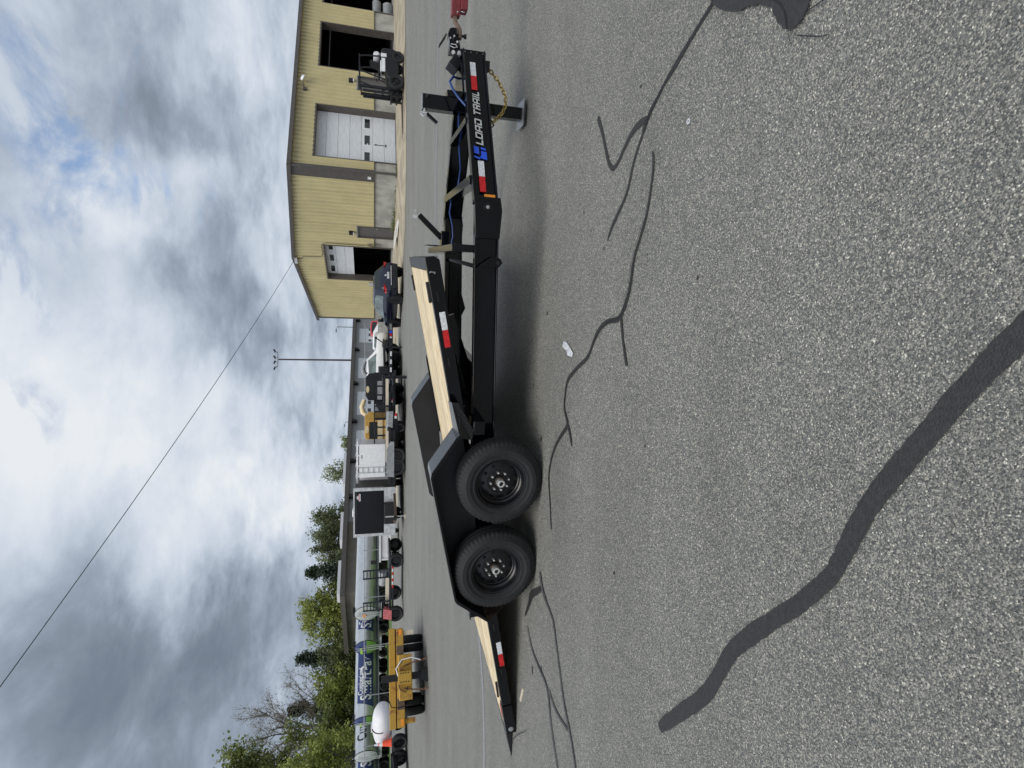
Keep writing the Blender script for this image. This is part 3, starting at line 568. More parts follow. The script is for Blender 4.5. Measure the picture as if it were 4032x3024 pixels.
# safety chains
def chain(pts, name, mt, parent, r_=0.0045, lk=0.036):
    P = [Vector(p) for p in pts]; S = [P[0]]; 
    tot = sum((P[i + 1] - P[i]).length for i in range(len(P) - 1)); n = max(3, int(tot / (lk * 0.72))); B = MB(); k = 0
    def at(d):
        for i in range(len(P) - 1):
            l = (P[i + 1] - P[i]).length
            if d <= l or i == len(P) - 2: return P[i].lerp(P[i + 1], min(1, d / l)), (P[i + 1] - P[i]).normalized()
            d -= l
    for i in range(n):
        c, d = at((i + 0.5) * tot / n); x, y, z = rotm(d)
        s_ = x if i % 2 else y
        ring = []
        for q in range(8):
            a = 2 * PI * q / 8; ring.append(c + d * math.cos(a) * lk * 0.5 + s_ * math.sin(a) * lk * 0.30)
        ring.append(ring[0]); B.tube(ring, r_, 5)
    return B.build(name, mt, parent, smooth=60)
chain([(3.69, 1.16, 0.452), (3.63, 1.15, 0.395), (3.58, 1.13, 0.350), (3.50, 1.10, 0.308), (3.43, 1.07, 0.280), (3.35, 1.05, 0.284), (3.28, 1.03, 0.312), (3.20, 1.00, 0.385), (3.16, 0.98, 0.44)], 'safety_chain', gold, tr, 0.0062, 0.050)
chain([(3.52, 1.45, 0.45), (3.44, 1.5, 0.37), (3.33, 1.52, 0.36), (3.2, 1.5, 0.42)], 'safety_chain', dark, tr, 0.006, 0.048)
MB().tube([(3.20, 0.99, 0.43), (3.15, 0.98, 0.40), (3.12, 0.97, 0.43), (3.16, 0.97, 0.46)], 0.008, 7).build('chain_hook', dark, tr, smooth=60)
MB().box(3.65, 3.73, 1.12, 1.19, 0.435, 0.475).build('chain_bracket', dark, tr)
# deck latch arm and near bracket
MB().bar((2.13, 1.55, 0.79), (2.345, 1.55, 1.03), 0.05, 0.055).build('latch_arm', black, tr, bevel=0.004)
MB().box(2.04, 2.20, 1.47, 1.63, 0.72, 0.80).box(2.05, 2.06, 1.65, 1.95, 0.80, 0.93).build('latch_base', black, tr, bevel=0.004)
MB().cyl((2.33, 1.52, 1.06), (2.33, 1.58, 1.06), 0.02).cyl((2.33, 1.55, 1.03), (2.335, 1.55, 1.09), 0.014).cyl((2.385, 1.55, 1.045), (2.385, 1.55, 1.075), 0.012).build('latch_pin', zinc, tr, smooth=40)
B = MB(); B.prism([(1.955, 0.475), (1.935, 0.437), (1.905, 0.424), (1.868, 0.452), (1.865, 0.52), (1.872, 0.60), (1.832, 0.642), (1.842, 0.648), (1.885, 0.61), (1.925, 0.555), (1.955, 0.515)], 0.240, 0.256); bk = B.build('latch_bracket', black, tr, bevel=0.003)
MB().cyl((1.905, 0.226, 0.468), (1.905, 0.241, 0.468), 0.016, 0.013, 8).build('bolt', dark, bk)
MB().cyl((1.25, 1.2, 0.74), (0.62, 1.2, 0.56), 0.055).cyl((1.45, 1.2, 0.80), (1.25, 1.2, 0.74), 0.03).build('cushion_cylinder', dark, tr, smooth=40)
for y in (0.75, 1.85): MB().bar((1.40, y, 0.80), (0.55, y, 0.50), 0.05, 0.10).build('lift_arm', black, tr)
MB().prism([(1.55, 0.49), (1.20, 0.47), (1.35, 0.40), (1.55, 0.46)], 2.20, 2.235).build('side_bracket', dark, tr)
MB().box(1.0, 1.9, 2.235, 2.25, 0.46, 0.60).build('far_gusset', dark, tr)

# deck: u runs along the sloping deck, w is square to it
AL = math.atan(0.198); ca, sa = math.cos(AL), math.sin(AL)
def dk(u, y, w_=0.0): return Vector((u * ca - w_ * sa, y, 0.695 + u * sa + w_ * ca))
def dbox(u0, u1, y0, y1, w0, w1):
    B = MB(); p = [dk(u, y, q) for q in (w0, w1) for u, y in ((u0, y0), (u1, y0), (u1, y1), (u0, y1))]
    return B.add(p, [(0, 3, 2, 1), (4, 5, 6, 7), (0, 1, 5, 4), (1, 2, 6, 5), (2, 3, 7, 6), (3, 0, 4, 7)])
UF, UR = 1.955, -2.70
for y0, y1 in ((0.275, 0.335), (2.265, 2.325)):
    B = MB(); prof = [(UF, 0.0), (UF, -0.075), (UF - 0.035, -0.118), (UF - 0.5, -0.118), (UR, -0.100), (UR, 0.0)]
    B.add([dk(u, y, q) for y in (y0, y1) for u, q in prof], [tuple(range(6)), tuple(range(11, 5, -1))] + [(i, 6 + i, 6 + (i + 1) % 6, (i + 1) % 6) for i in range(6)])
    B.build('deck_rail', black, tr, bevel=0.004)
dbox(UF - 0.11, UF, 0.337, 2.263, -0.075, -0.002).build('deck_front', black_far, tr, bevel=0.004)
dbox(UF - 0.02, UF - 0.005, 0.34, 2.26, -0.115, -0.076).build('deck_lip', steel_edge, tr)
for q in (1.4, 0.8, 0.2, -0.4, -1.0, -1.6, -2.2): dbox(q - 0.03, q + 0.03, 0.34, 2.26, -0.112, -0.045).build('deck_joist', dark, tr)
NP = 10; pw = (2.262 - 0.338) / NP
for i in range(NP):
    e0 = random.uniform(-0.004, 0.0)
    dbox(-3.10, UF - 0.114, 0.338 + i * pw + 0.004, 0.338 + (i + 1) * pw - 0.004, -0.042, e0).build('plank', pine, tr, bevel=0.003)
B = MB(); B.add([dk(-3.105, 0.372, -0.002), dk(-3.105, 2.26, -0.002), (-3.30, 2.26, 0.006), (-3.41, 0.372, 0.006), dk(-3.105, 0.372, -0.07), dk(-3.105, 2.26, -0.07), (-3.29, 2.26, 0.002), (-3.40, 0.372, 0.002)],
                [(0, 1, 2, 3), (7, 6, 5, 4), (0, 4, 5, 1), (1, 5, 6, 2), (2, 6, 7, 3), (3, 7, 4, 0)]); B.build('knife_edge', dark, tr)
for y0, y1 in ((0.262, 0.37), (2.23, 2.338)):
    dbox(-3.06, UR + 0.002, y0, y1, -0.104, 0.006).build('end_block', black, tr, bevel=0.005)
MB().lathe([(0.0, 0.008), (0.016, 0.008), (0.018, 0.003), (0.026, 0.004), (0.028, 0.0)], dk(-3.0, 0.262, -0.05), (0, -1, 0), 20).build('end_light', grey, tr, smooth=40)
dbox(-2.96, -2.83, 0.40, 0.46, -0.003, 0.006).build('red_reflector', red, tr)
def deck_tape(x0, x1, name, mt, w0=-0.090, w1=-0.040):
    u0, u1 = x0 / ca, x1 / ca
    MB().slab([dk(u0, 0.2735, w0), dk(u1, 0.2735, w0), dk(u1, 0.2735, w1), dk(u0, 0.2735, w1)], (0, -1, 0), 0.0015).build(name, mt, tr)
deck_tape(1.308, 1.460, 'white_reflector', white_r); deck_tape(1.158, 1.307, 'red_reflector', red)
deck_tape(-2.005, -1.862, 'white_reflector', white_r, -0.095, -0.047); deck_tape(-2.150, -2.006, 'red_reflector', red, -0.095, -0.047)
for u in (1.62, 1.05, 0.55, -1.7, -2.25):
    dbox(u - 0.04, u + 0.04, 0.258, 0.276, -0.055, -0.046).build('stake_pocket', dark, tr)
for u, y in ((1.66, 0.37), (1.66, 2.23)):
    dbox(u - 0.09, u + 0.09, y - 0.022, y + 0.022, 0.001, 0.022).build('tie_ring', dark, tr, bevel=0.006)
B = MB(); ux, wx = UF - 0.13, -0.035; B.tube([dk(ux - 0.012, 0.272, wx - 0.02), dk(ux - 0.004, 0.262, wx - 0.03), dk(ux + 0.008, 0.262, wx + 0.01), dk(ux, 0.272, wx + 0.015)], 0.006, 6).build('lock_pin', steel_edge, tr)
MB().tube([dk(-2.45, 0.36, 0.012), dk(-2.55, 0.36, 0.014), dk(-2.64, 0.365, 0.016), dk(-2.66, 0.385, 0.016), dk(-2.64, 0.40, 0.014)], 0.012, 7).build('tie_hook', black, tr, smooth=60)

# fenders ride on the deck
FP = [(0.47, 0.775), (0.44, 0.808), (0.13, 1.008), (0.085, 1.012), (-1.115, 0.768), (-1.150, 0.745), (-1.372, 0.452)]
def strip(path, y0, y1, th):
    B = MB(); n = len(path); C = (-0.4, 0.45); inn = []
    for i, (x, z) in enumerate(path):
        d = Vector((x - C[0], z - C[1])).normalized(); inn.append((x - d.x * th, z - d.y * th))
    for y in (y0, y1): B.v += [(x, y, z) for x, z in path] + [(x, y, z) for x, z in inn]
    for i in range(n - 1):
        B.f += [(i, i + 1, 2 * n + i + 1, 2 * n + i), (n + i, 3 * n + i, 3 * n + i + 1, n + i + 1), (i, n + i, n + i + 1, i + 1), (2 * n + i, 2 * n + i + 1, 3 * n + i + 1, 3 * n + i)]
    B.f += [(0, 2 * n, 3 * n, n), (n - 1, 2 * n - 1, 4 * n - 1, 3 * n - 1)]
    return B
for sg in (1, -1):
    Y = (lambda y: y) if sg == 1 else (lambda y: 2 * CY - y)
    a, b = sorted((Y(-0.02), Y(0.262)))
    FQ = FP if sg == 1 else FP[:-1] + [(-1.25, 0.62)]
    fd = strip(FQ, a, b, 0.008).build('fender', tread, tr)
    a, b = sorted((Y(-0.022), Y(-0.012))); strip(FQ, a, b, 0.030).build('fender_lip', black, fd)
    a, b = sorted((Y(0.252), Y(0.262)))
    MB().prism(FQ + [(FQ[-1][0] + .01, FQ[-1][1] - .05), (0.46, 0.72)], a, b).build('fender_wall', black_far if sg < 0 else dark, fd)  # near wall takes the dull dark material to imitate shade under the fender
    P = [(-1.374, Y(-0.018), 0.45), (-1.374, Y(0.26), 0.45), (-1.325, Y(0.26), 0.20), (-1.325, Y(0.20), 0.20)]
    if sg == 1: MB().slab(P, (-1, 0, 0), 0.006).build('splash_plate', mud, fd)
    P = [(0.716, Y(0.13), 0.826), (0.714, Y(0.13), 0.772), (0.475, Y(0.07), 0.640), (0.40, Y(0.05), 0.655), (0.43, Y(0.02), 0.76)]
    st = MB().slab(P, (0.15, -0.9 * sg, 0.5), 0.01).build('step', tread, tr)
    B = MB(); B.slab([(0.716, Y(0.13), 0.826), (0.43, Y(0.02), 0.762), (0.44, Y(0.25), 0.79), (0.70, Y(0.25), 0.84)], (0, 0, 1), 0.008); B.build('step_top', tread, st)
    a, b = sorted((Y(0.06), Y(0.30))); MB().box(0.44, 0.56, a, b, 0.545, 0.645).build('step_mount', black, st, bevel=0.004)

# wheels
def make_wheel(parent, x, y, side, rot, tr_=True):
    """side -1: dish faces the camera (-y)"""
    ax = (0, side, 0); org = Vector((x, y, 0.388))
    w2 = 0.118
    prof = [(0.222, -0.085), (0.232, -0.105), (0.243, -0.109), (0.245, -0.113), (0.249, -0.113), (0.252, -0.111), (0.280, -0.117), (0.283, -0.1195), (0.318, -0.1195), (0.321, -0.117), (0.345, -0.108), (0.358, -0.098), (0.374, -0.092), (0.384, -0.080), (0.388, -0.05), (0.389, -0.03), (0.381, -0.028), (0.381, -0.020), (0.389, -0.018), (0.390, 0.0)]
    prof = prof + [(r_, -h) for r_, h in reversed(prof[:-1])]
    np_ = len(prof)
    def mod(i, j):
        if (j in (11, 12, 13) or j in (np_ - 12, np_ - 13, np_ - 14)) and i % 3 == 0: return -0.009
        return 0.0
    B = MB(); B.lathe(prof, org, ax, 171, mod)
    wh = B.build('wheel', rubber, parent, smooth=30, fix=True)
    d = Vector(ax)
    rp = [(0.2255, 0.080), (0.2265, 0.093), (0.223, 0.100), (0.215, 0.097), (0.209, 0.085), (0.203, 0.060), (0.196, 0.048), (0.188, 0.044), (0.184, 0.040), (0.182, 0.018), (0.174, 0.013), (0.150, 0.022), (0.118, 0.030), (0.108, 0.030), (0.104, 0.024), (0.055, 0.024), (0.0, 0.024)]
    rm = MB().lathe(rp, org, ax, 56).build('rim', rim_m, wh, smooth=40)
    xx, yy, zz_ = rotm(ax)
    for i in range(8):
        a = 2 * PI * i / 8 + rot; c = org + (xx * math.cos(a) + yy * math.sin(a)) * 0.083 + d * 0.024
        if i == 0: l0 = MB().cyl(c, c + d * 0.020, 0.0115, 0.0105, 8).lathe([(0.0105, 0.020), (0.008, 0.028), (0.0, 0.031)], c, ax, 8).build('lug_nut', zinc, wh, smooth=35)
        else:
            l = l0.copy(); COL.objects.link(l); l.parent = wh; l.location = (xx * math.cos(a) + yy * math.sin(a)) * 0.083 - (xx * math.cos(rot) + yy * math.sin(rot)) * 0.083
    for i in range(10):
        a = 2 * PI * i / 10 + rot * 1.3; u = (xx * math.cos(a) + yy * math.sin(a)); c = org + u * 0.145 + d * 0.0245
        if i == 0: h0 = MB().cyl(c - d * 0.012, c + d * 0.001, 0.0175, n=16).build('vent_hole', hole_m, wh); u0 = u
        else:
            l = h0.copy(); COL.objects.link(l); l.parent = wh; l.location = (u - u0) * 0.145
    c = org + d * 0.024
    MB().lathe([(0.042, 0.0), (0.044, 0.03), (0.036, 0.036)], c, ax, 24).build('hub', hubrust, wh, smooth=40)
    MB().lathe([(0.036, 0.030), (0.036, 0.072), (0.033, 0.078), (0.020, 0.080), (0.018, 0.078)], c, ax, 24).build('hub_cap', zinc, wh, smooth=40)
    MB().lathe([(0.019, 0.076), (0.016, 0.081), (0.0, 0.082)], c, ax, 16).build('hub_plug', rim_m, wh, smooth=40)
    return wh
hubrust = mat('hub_rust', (0.05, 0.036, 0.022), 0.7, var=0.4, scale=40)
hole_m = mat('hole_dark', (0.0015, 0.0015, 0.0015), 0.95)  # near-black colour on solid pieces, standing in for the shade inside openings
for k, x in enumerate((0.0, -0.862)):
    make_wheel(tr, x, 0.10, -1, 0.2 + 0.75 * k); make_wheel(tr, x, 2 * CY - 0.10, 1, 0.5)
    MB().cyl((x, 0.2, 0.388), (x, 2.4, 0.388), 0.045).box(x - 0.03, x + 0.03, 0.30, 0.36, 0.388, 0.45).build('axle', dark, tr, smooth=40)
# red hitch with ball under the coupler
rh = thing('hitch_ball_mount', 'rusty ball mount in a square red receiver tube under the coupler', 'hitch', T0, TH)
B = MB(); B.box(4.115, 5.3, 1.255, 1.345, 0.705, 0.785); B.box(4.165, 5.3, 1.235, 1.365, 0.640, 0.703); B.box(5.2, 5.32, 1.2, 1.4, 0.0, 0.8); B.build('receiver_tube', hitch_red, rh, bevel=0.004)
B = MB(); B.loft([[(x, y, z) for y, z in ((1.27, zc - 0.016), (1.33, zc - 0.016), (1.33, zc + 0.016), (1.27, zc + 0.016))] for x, zc in ((4.20, 0.752), (4.10, 0.752), (4.07, 0.745), (4.03, 0.712), (4.00, 0.700), (3.935, 0.699))]); B.build('ball_mount', rust, rh, bevel=0.003)
B = MB(); B.lathe([(0.0, -0.055), (0.020, -0.053), (0.020, -0.032), (0.012, -0.030), (0.012, 0.018), (0.022, 0.020), (0.022, 0.028), (0.014, 0.032), (0.026, 0.045), (0.028, 0.055), (0.024, 0.067), (0.0, 0.078)], (3.965, 1.30, 0.690), (0, 0, 1), 18); B.build('hitch_ball', dark, rh, smooth=40)
MB().cyl((4.135, 1.23, 0.735), (4.135, 1.255, 0.735), 0.006).tube([(4.145, 1.24, 0.703), (4.14, 1.235, 0.685), (4.14, 1.235, 0.67)], 0.003, 5).build('hitch_pin', zinc, rh)
# ------------------------------------------------------------------ tan metal building
BA = R(22.4); BC = (11.3, 29.3, 0.0); BLEN = 46.0; BW = 15.9
bd = thing('metal_building', 'tan ribbed metal workshop with gable roof and concrete base wall', 'building', BC, BA)
FZ = 0.28; SZ = 1.46; EZ = 5.68; AZ = 6.45; TW = 0.22
# openings: right wall (x along), gable (y along)
RWO = [(0.67, 4.45, 4.57), (5.90, 7.02, 2.42), (7.38, 11.17, 4.54), (12.83, 16.6, 4.50)]
GO = [(4.50, 5.58, 2.48), (6.53, 10.36, 4.58)]
def wallspans(a0, a1, ops):
    o = []; c = a0
    for s0, s1, _ in ops: o.append((c, s0)); c = s1
    o.append((c, a1)); return [(a, b) for a, b in o if b - a > 0.01]
def base_wall(spans, frame, name):
    for a, b in spans:
        B = MB(); P = frame
        if P == 'x': B.box(a, b, 0.0, TW, -0.02, SZ)
        else: B.box(0.0, TW, max(a, TW + .003), b, -0.02, SZ)
        B.build(name, concrete, bd)
base_wall(wallspans(0, BLEN, RWO), 'x', 'base_wall'); base_wall(wallspans(0, BW, GO), 'y', 'base_wall')
def topz(y): return EZ + (AZ - EZ) * (1 - abs(y - BW / 2) / (BW / 2))
def panel(a, b, z0, ztop, frame):
    """ribbed steel sheet between a and b; ribs every 0.305 m stand 28 mm proud"""
    xs_ = [a]; k = math.ceil((a - 1e-6) / 0.305)
    while k * 0.305 < b:
        c = k * 0.305
        for q in (-0.062, -0.036, 0.036, 0.062):
            if a < c + q < b: xs_.append(c + q)
        for q in (0.10, 0.20):
            if a < c + q < b: xs_.append(c + q)
        k += 1
    xs_.append(b); xs_ = sorted(set(round(v, 4) for v in xs_)); B = MB()
    def dep(v):
        m_ = abs((v + 0.1525) % 0.305 - 0.1525)
        return 0.055 if m_ < 0.040 else 0.0
    for v in xs_:
        d = -0.02 - dep(v)
        for z in (z0, ztop(v)): B.v.append((v, d, z) if frame == 'x' else (d, v, z))
    for i in range(len(xs_) - 1): B.f.append((2 * i, 2 * i + 2, 2 * i + 3, 2 * i + 1))
    return B.build('siding_panel', siding, bd, fix=False)
def sidewall(a0, a1, ops, ztop, frame, pw_=0.915):
    cuts = sorted(set([a0, a1] + [o[0] for o in ops] + [o[1] for o in ops] + [a0 + i * pw_ for i in range(int((a1 - a0) / pw_) + 1)]))
    for a, b in zip(cuts, cuts[1:]):
        if b - a < 0.02: continue
        mid = (a + b) / 2; z0 = SZ + 0.012
        for s0, s1, zt_ in ops:
            if s0 < mid < s1: z0 = zt_
        if z0 < ztop(mid) - 0.05: panel(a, b, z0, ztop, frame)
sidewall(0.10, BLEN, RWO, lambda v: EZ, 'x'); sidewall(0.64, BW - 0.12, GO, topz, 'y')
# drip edge, corner trims, downspout
for a, b in wallspans(0, BLEN, RWO): MB().box(a, b, -0.055, -0.001, SZ - 0.03, SZ + 0.012).build('drip_edge', trim, bd)
for a, b in wallspans(0, BW, GO): MB().box(-0.055, -0.001, a, b, SZ - 0.03, SZ + 0.012).build('drip_edge', trim, bd)
MB().box(-0.060, -0.003, -0.06, 0.64, SZ + 0.013, EZ).box(-0.002, 0.10, -0.060, -0.003, SZ + 0.013, EZ).build('corner_trim', trim, bd)
MB().box(-0.060, -0.003, BW - 0.12, BW + 0.03, SZ + 0.013, EZ + 0.02).build('corner_trim', trim, bd)
MB().box(-0.16, -0.062, -0.17, -0.07, 0.36, 5.62).box(-0.30, -0.062, -0.169, -0.071, 0.30, 0.36).build('downspout', trim, bd)
MB().box(-0.13, -0.058, 0.28, 0.40, 1.62, 1.80).build('meter_box', white, bd)
# roof, rakes and gutter
B = MB(); e = 0.18
for s_ in (0, 1):
    y0, y1 = (-e, BW / 2) if s_ == 0 else (BW / 2, BW + e)
    z0, z1 = (EZ + 0.03, AZ + 0.05) if s_ == 0 else (AZ + 0.05, EZ + 0.03)
    B.add([(-0.12, y0, z0), (BLEN, y0, z0), (BLEN, y1, z1), (-0.12, y1, z1), (-0.12, y0, z0 + 0.05), (BLEN, y0, z0 + 0.05), (BLEN, y1, z1 + 0.05), (-0.12, y1, z1 + 0.05)],
          [(0, 3, 2, 1), (4, 5, 6, 7), (0, 1, 5, 4), (1, 2, 6, 5), (2, 3, 7, 6), (3, 0, 4, 7)])
B.build('roof', trim, bd, fix=False)
for s_ in (0, 1):
    y0, y1 = (-0.20, BW / 2) if s_ == 0 else (BW + 0.20, BW / 2)
    MB().bar((-0.16, y0, EZ + 0.02), (-0.16, y1, AZ + 0.05), 0.06, 0.20).build('rake_trim', trim, bd)
MB().box(-0.14, BLEN, -0.30, -0.19, EZ - 0.10, EZ + 0.10).build('gutter', trim, bd)
# inside
MB().box(TW, BLEN - .1, TW, BW - .1, 0.0, FZ).build('floor_slab', concrete, bd)
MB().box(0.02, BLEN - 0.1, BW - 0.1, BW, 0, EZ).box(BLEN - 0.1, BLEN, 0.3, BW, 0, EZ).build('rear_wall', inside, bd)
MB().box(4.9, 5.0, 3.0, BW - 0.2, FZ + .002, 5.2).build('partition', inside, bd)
def jambs(ops, frame):
    for s0, s1, z1 in ops:
        t = 0.055; dpt = 0.40
        for nm, (a, b, c, d) in (('jamb', (s0, s0 + t, FZ, z1)), ('jamb', (s1 - t, s1, FZ, z1)), ('head', (s0, s1, z1 - t, z1 + 0.03))):
            B = MB(); o = 0.003 if nm == 'head' else 0.0
            if nm == 'jamb': d -= t + .002
            if frame == 'x': B.box(a, b, -0.062 - o, dpt, c, d)
            else: B.box(-0.062 - o, dpt, a, b, c, d)
            B.build('door_' + nm, trim, bd)
jambs([RWO[0], RWO[2], RWO[3]], 'x'); jambs([GO[1]], 'y')
def overhead(frame, s0, s1, ztop, zbot, nsec, winrow, off=0.38):
    sh = (ztop - zbot) / nsec; dr = bpy.data.objects.new('overhead_door', None); COL.objects.link(dr); dr.parent = bd
    F = (lambda a, b, z0, z1, d0, d1: MB().box(a, b, d0, d1, z0, z1)) if frame == 'x' else (lambda a, b, z0, z1, d0, d1: MB().box(d0, d1, a, b, z0, z1))
    for i in range(nsec):
        z0 = zbot + i * sh; F(s0, s1, z0 + 0.006, z0 + sh - 0.006, off, off + 0.05).build('door_section', door_w, dr, bevel=0.004)
        if i == winrow:
            n = 3; W_ = (s1 - s0)
            for k in range(n):
                c = s0 + W_ * (k + 0.5) / n + (0.06 if frame == 'x' else 0)
                F(c - 0.40, c + 0.40, z0 + sh * 0.18, z0 + sh * 0.82, off - 0.012, off - 0.001).build('window_frame', white, dr)
                F(c - 0.34, c + 0.34, z0 + sh * 0.27, z0 + sh * 0.73, off - 0.018, off - 0.0125).build('window_pane', glass_d, dr)
    return dr
d1 = overhead('x', 0.72, 4.40, 4.62, FZ + 0.02, 7, 2)
B = MB(); B.box(2.32, 2.36, 0.368, 0.379, 0.84, 1.36); B.add([(2.34, 0.372, 1.50), (2.27, 0.372, 1.34), (2.41, 0.372, 1.34)], [(0, 1, 2)]); B.box(2.25, 2.43, 0.369, 0.378, 0.80, 0.86); B.build('painted_arrow', dark, d1)
MB().box(2.28, 2.36, 0.355, 0.361, 1.79, 1.85).build('window_label', white, d1)
d2 = overhead('y', 6.60, 10.30, 6.15, 2.78, 6, 2)
def man(frame, s0, s1, z1):
    F = (lambda a, b, z0, z1, d0, d1: MB().box(a, b, d0, d1, z0, z1)) if frame == 'x' else (lambda a, b, z0, z1, d0, d1: MB().box(d0, d1, a, b, z0, z1))
    dr = F(s0 + 0.06, s1 - 0.06, FZ + 0.03, z1 - 0.06, 0.02, 0.07).build('entry_door', man_m, bd)
    F(s0 + 0.11, s0 + 0.17, 1.26, 1.32, -0.05, 0.019).build('door_knob', zinc, dr)
    F(s0, s0 + 0.06, FZ, z1 - .06, -0.066, 0.08).build('door_frame', trim, bd); F(s1 - 0.06, s1, FZ, z1 - .06, -0.066, 0.08).build('door_frame', trim, bd); F(s0, s1, z1 - 0.059, z1 + 0.02, -0.069, 0.08).build('door_frame', steel_edge, bd)
man('x', *RWO[1]); man('y', *GO[0])
for fr, s_, z in (('x', 6.48, 2.74), ('y', 5.07, 2.82)):
    B = MB(); B.box(s_ - 0.12, s_ + 0.12, -0.20, -0.052, z - 0.10, z + 0.13) if fr == 'x' else B.box(-0.20, -0.052, s_ - 0.12, s_ + 0.12, z - 0.10, z + 0.13)
    o = B.build('wall_light', dark, bd, bevel=0.01)
    B = MB(); B.box(s_ - 0.09, s_ + 0.09, -0.19, -0.08, z - 0.16, z - 0.101) if fr == 'x' else B.box(-0.19, -0.08, s_ - 0.09, s_ + 0.09, z - 0.16, z - 0.101)
    B.build('lens', white, o)
B = MB(); B.cyl((5.45, -0.05, 5.20), (5.62, -0.30, 5.24), 0.03).box(5.30, 5.50, -0.12, -0.051, 5.08, 5.26); ar = B.build('flood_light', trim, bd)
MB().lathe([(0.0, 0.10), (0.11, 0.09), (0.17, 0.03), (0.18, 0.0), (0.0, 0.0)], (5.92, -0.34, 5.26), (0.15, -0.5, 0.75), 18).build('lamp_shade', white, ar, smooth=50)
MB().box(-0.13, -0.053, 10.56, 10.94, 1.47, 1.82).build('vent_box', alu, bd)
MB().tube([(-0.08, 8.1, 6.25), (-0.08, 8.12, 6.02), (-0.08, 7.87, 5.9), (-0.08, 7.80, 4.95), (-0.08, 7.70, 4.72), (-0.08, 7.3, 4.66), (-0.08, 6.62, 4.68), (-0.08, 6.38, 4.60), (-0.08, 6.28, 4.3), (-0.08, 6.32, 2.0)], 0.018, 6).build('conduit', trim, bd, smooth=60)
B = MB()
for k in range(4): B.tube([(-0.09 - .01 * k, 6.22 + 0.15 * math.cos(a) * (1 + .1 * k), 1.62 - .1 * k + (0.28 + .03 * k) * math.sin(a)) for a in [2 * PI * i / 18 for i in range(19)]], 0.013, 5)
tag(B.build('cable_coil', trim, bd, smooth=60), kind='stuff')
MB().box(-0.22, -0.155, BW / 2 - 0.05, BW / 2 + 0.55, AZ - 0.17, AZ + 0.0).build('gable_sign', paper, bd)

# concrete apron sloping up to the walls
r_, g_ = Vector((math.cos(BA), math.sin(BA), 0)), Vector((-math.sin(BA), math.cos(BA), 0)); Cb = Vector(BC)
inner = [Cb + r_ * 30, Cb + r_ * 14, Cb + r_ * 8, Cb + r_ * 4, Cb + r_ * 1.5, Cb + r_ * 0.02 + g_ * 0.02, Cb + g_ * 3, Cb + g_ * 7, Cb + g_ * 12, Cb + g_ * 15.9]
outer = [(42.0, 31.5), (24.0, 27.2), (18.8, 26.55), (15.2, 25.95), (12.6, 25.4), (10.4, 25.35), (8.6, 26.0), (7.1, 26.8), (5.4, 30.5), (2.2, 41.5)]
B = MB()
for p, q in zip(inner, outer):
    B.v += [(p.x, p.y, FZ - 0.004), (q[0] * .25 + p.x * .75, q[1] * .25 + p.y * .75, FZ - .05), (q[0] * .85 + p.x * .15, q[1] * .85 + p.y * .15, 0.035), (q[0], q[1], 0.012)]
for i in range(len(inner) - 1):
    for k in range(3): B.f.append((4 * i + k, 4 * i + k + 1, 4 * i + 4 + k + 1, 4 * i + 4 + k))
tag(B.build('concrete_apron', apron_m, fix=True, smooth=60), kind='structure')
B = MB(); B.add([(-9, 34.5, 0.006), (7.0, 34.0, 0.006), (6.5, 37.5, 0.006), (-9, 38.2, 0.006)], [(0, 1, 2, 3)]); tag(B.build('concrete_pad', apron_m, fix=False), kind='structure')
# white board lying by the entry door
B = MB(); n = 24
outp = []; 
for i in range(n):
    a = 2 * PI * i / n; s_ = max(abs(math.cos(a)) / 1.15, abs(math.sin(a)) / 0.62); outp.append((math.cos(a) / s_, math.sin(a) / s_))
inp = [(math.cos(2 * PI * i / n) * 0.62, math.sin(2 * PI * i / n) * 0.34) for i in range(n)]
B.v = [(x, y, z) for z in (0, 0.03) for x, y in outp + inp]
for i in range(n):
    j = (i + 1) % n; B.f += [(i, j, n + j, n + i), (2 * n + i, 3 * n + i, 3 * n + j, 2 * n + j), (i, 2 * n + i, 2 * n + j, j), (n + i, n + j, 3 * n + j, 3 * n + i)]
wb = B.build('white_board', board_w); wb.location = (8.75, 30.9, 0.22); wb.rotation_euler = (R(4), R(-4), R(108)); tag(wb, 'white board with an oval hole lying on the apron near the entry door', 'board')
rnd = random.Random(77); B = MB()
for i in range(260):
    q = rnd.random(); p = Cb + g_ * (2.6 + 1.7 * q) - r_ * rnd.uniform(.08, .5) if i < 120 else Cb + g_ * rnd.uniform(0.5, 4.3) - r_ * rnd.uniform(.06, .2) if i < 190 else Cb + r_ * rnd.uniform(-.2, .5) - g_ * rnd.uniform(.1, .3)
    h_ = rnd.uniform(.08, .34) * (1 if i < 120 else .5); d = Vector((rnd.gauss(0, .5), rnd.gauss(0, .5), 1)) * h_; z = FZ - .05; sx_ = Vector((rnd.uniform(-.03, .03), rnd.uniform(-.03, .03), 0)); p = Vector((p.x, p.y, z))
    B.add([p - sx_, p + sx_, p + d * .6 + sx_ * 1.2, p + d], [(0, 1, 2, 3)])
tag(B.build('weeds', leaf_mid, fix=False), kind='stuff')
# grey drums in the last bay
for k, (x, z, r0) in enumerate(((13.9, FZ + 0.40, 0.32), (14.0, FZ + 1.02, 0.27))):
    B = MB(); B.cyl((0, -0.75, 0), (0, 0.75, 0), r0, n=22); B.cyl((0, -0.80, 0), (0, -0.75, 0), r0 * 0.8, n=22)
    o = B.build('metal_drum', grey, smooth=40); P_ = Cb + r_ * x - g_ * -0.9; o.location = (P_.x, P_.y, z + (0.0 if k else -0.08)); o.rotation_euler = (0, 0, BA + R(62))
    tag(o, ('larger grey steel drum on the floor of the far right open bay', 'smaller grey steel drum above another one in the far right bay')[k], 'drum')
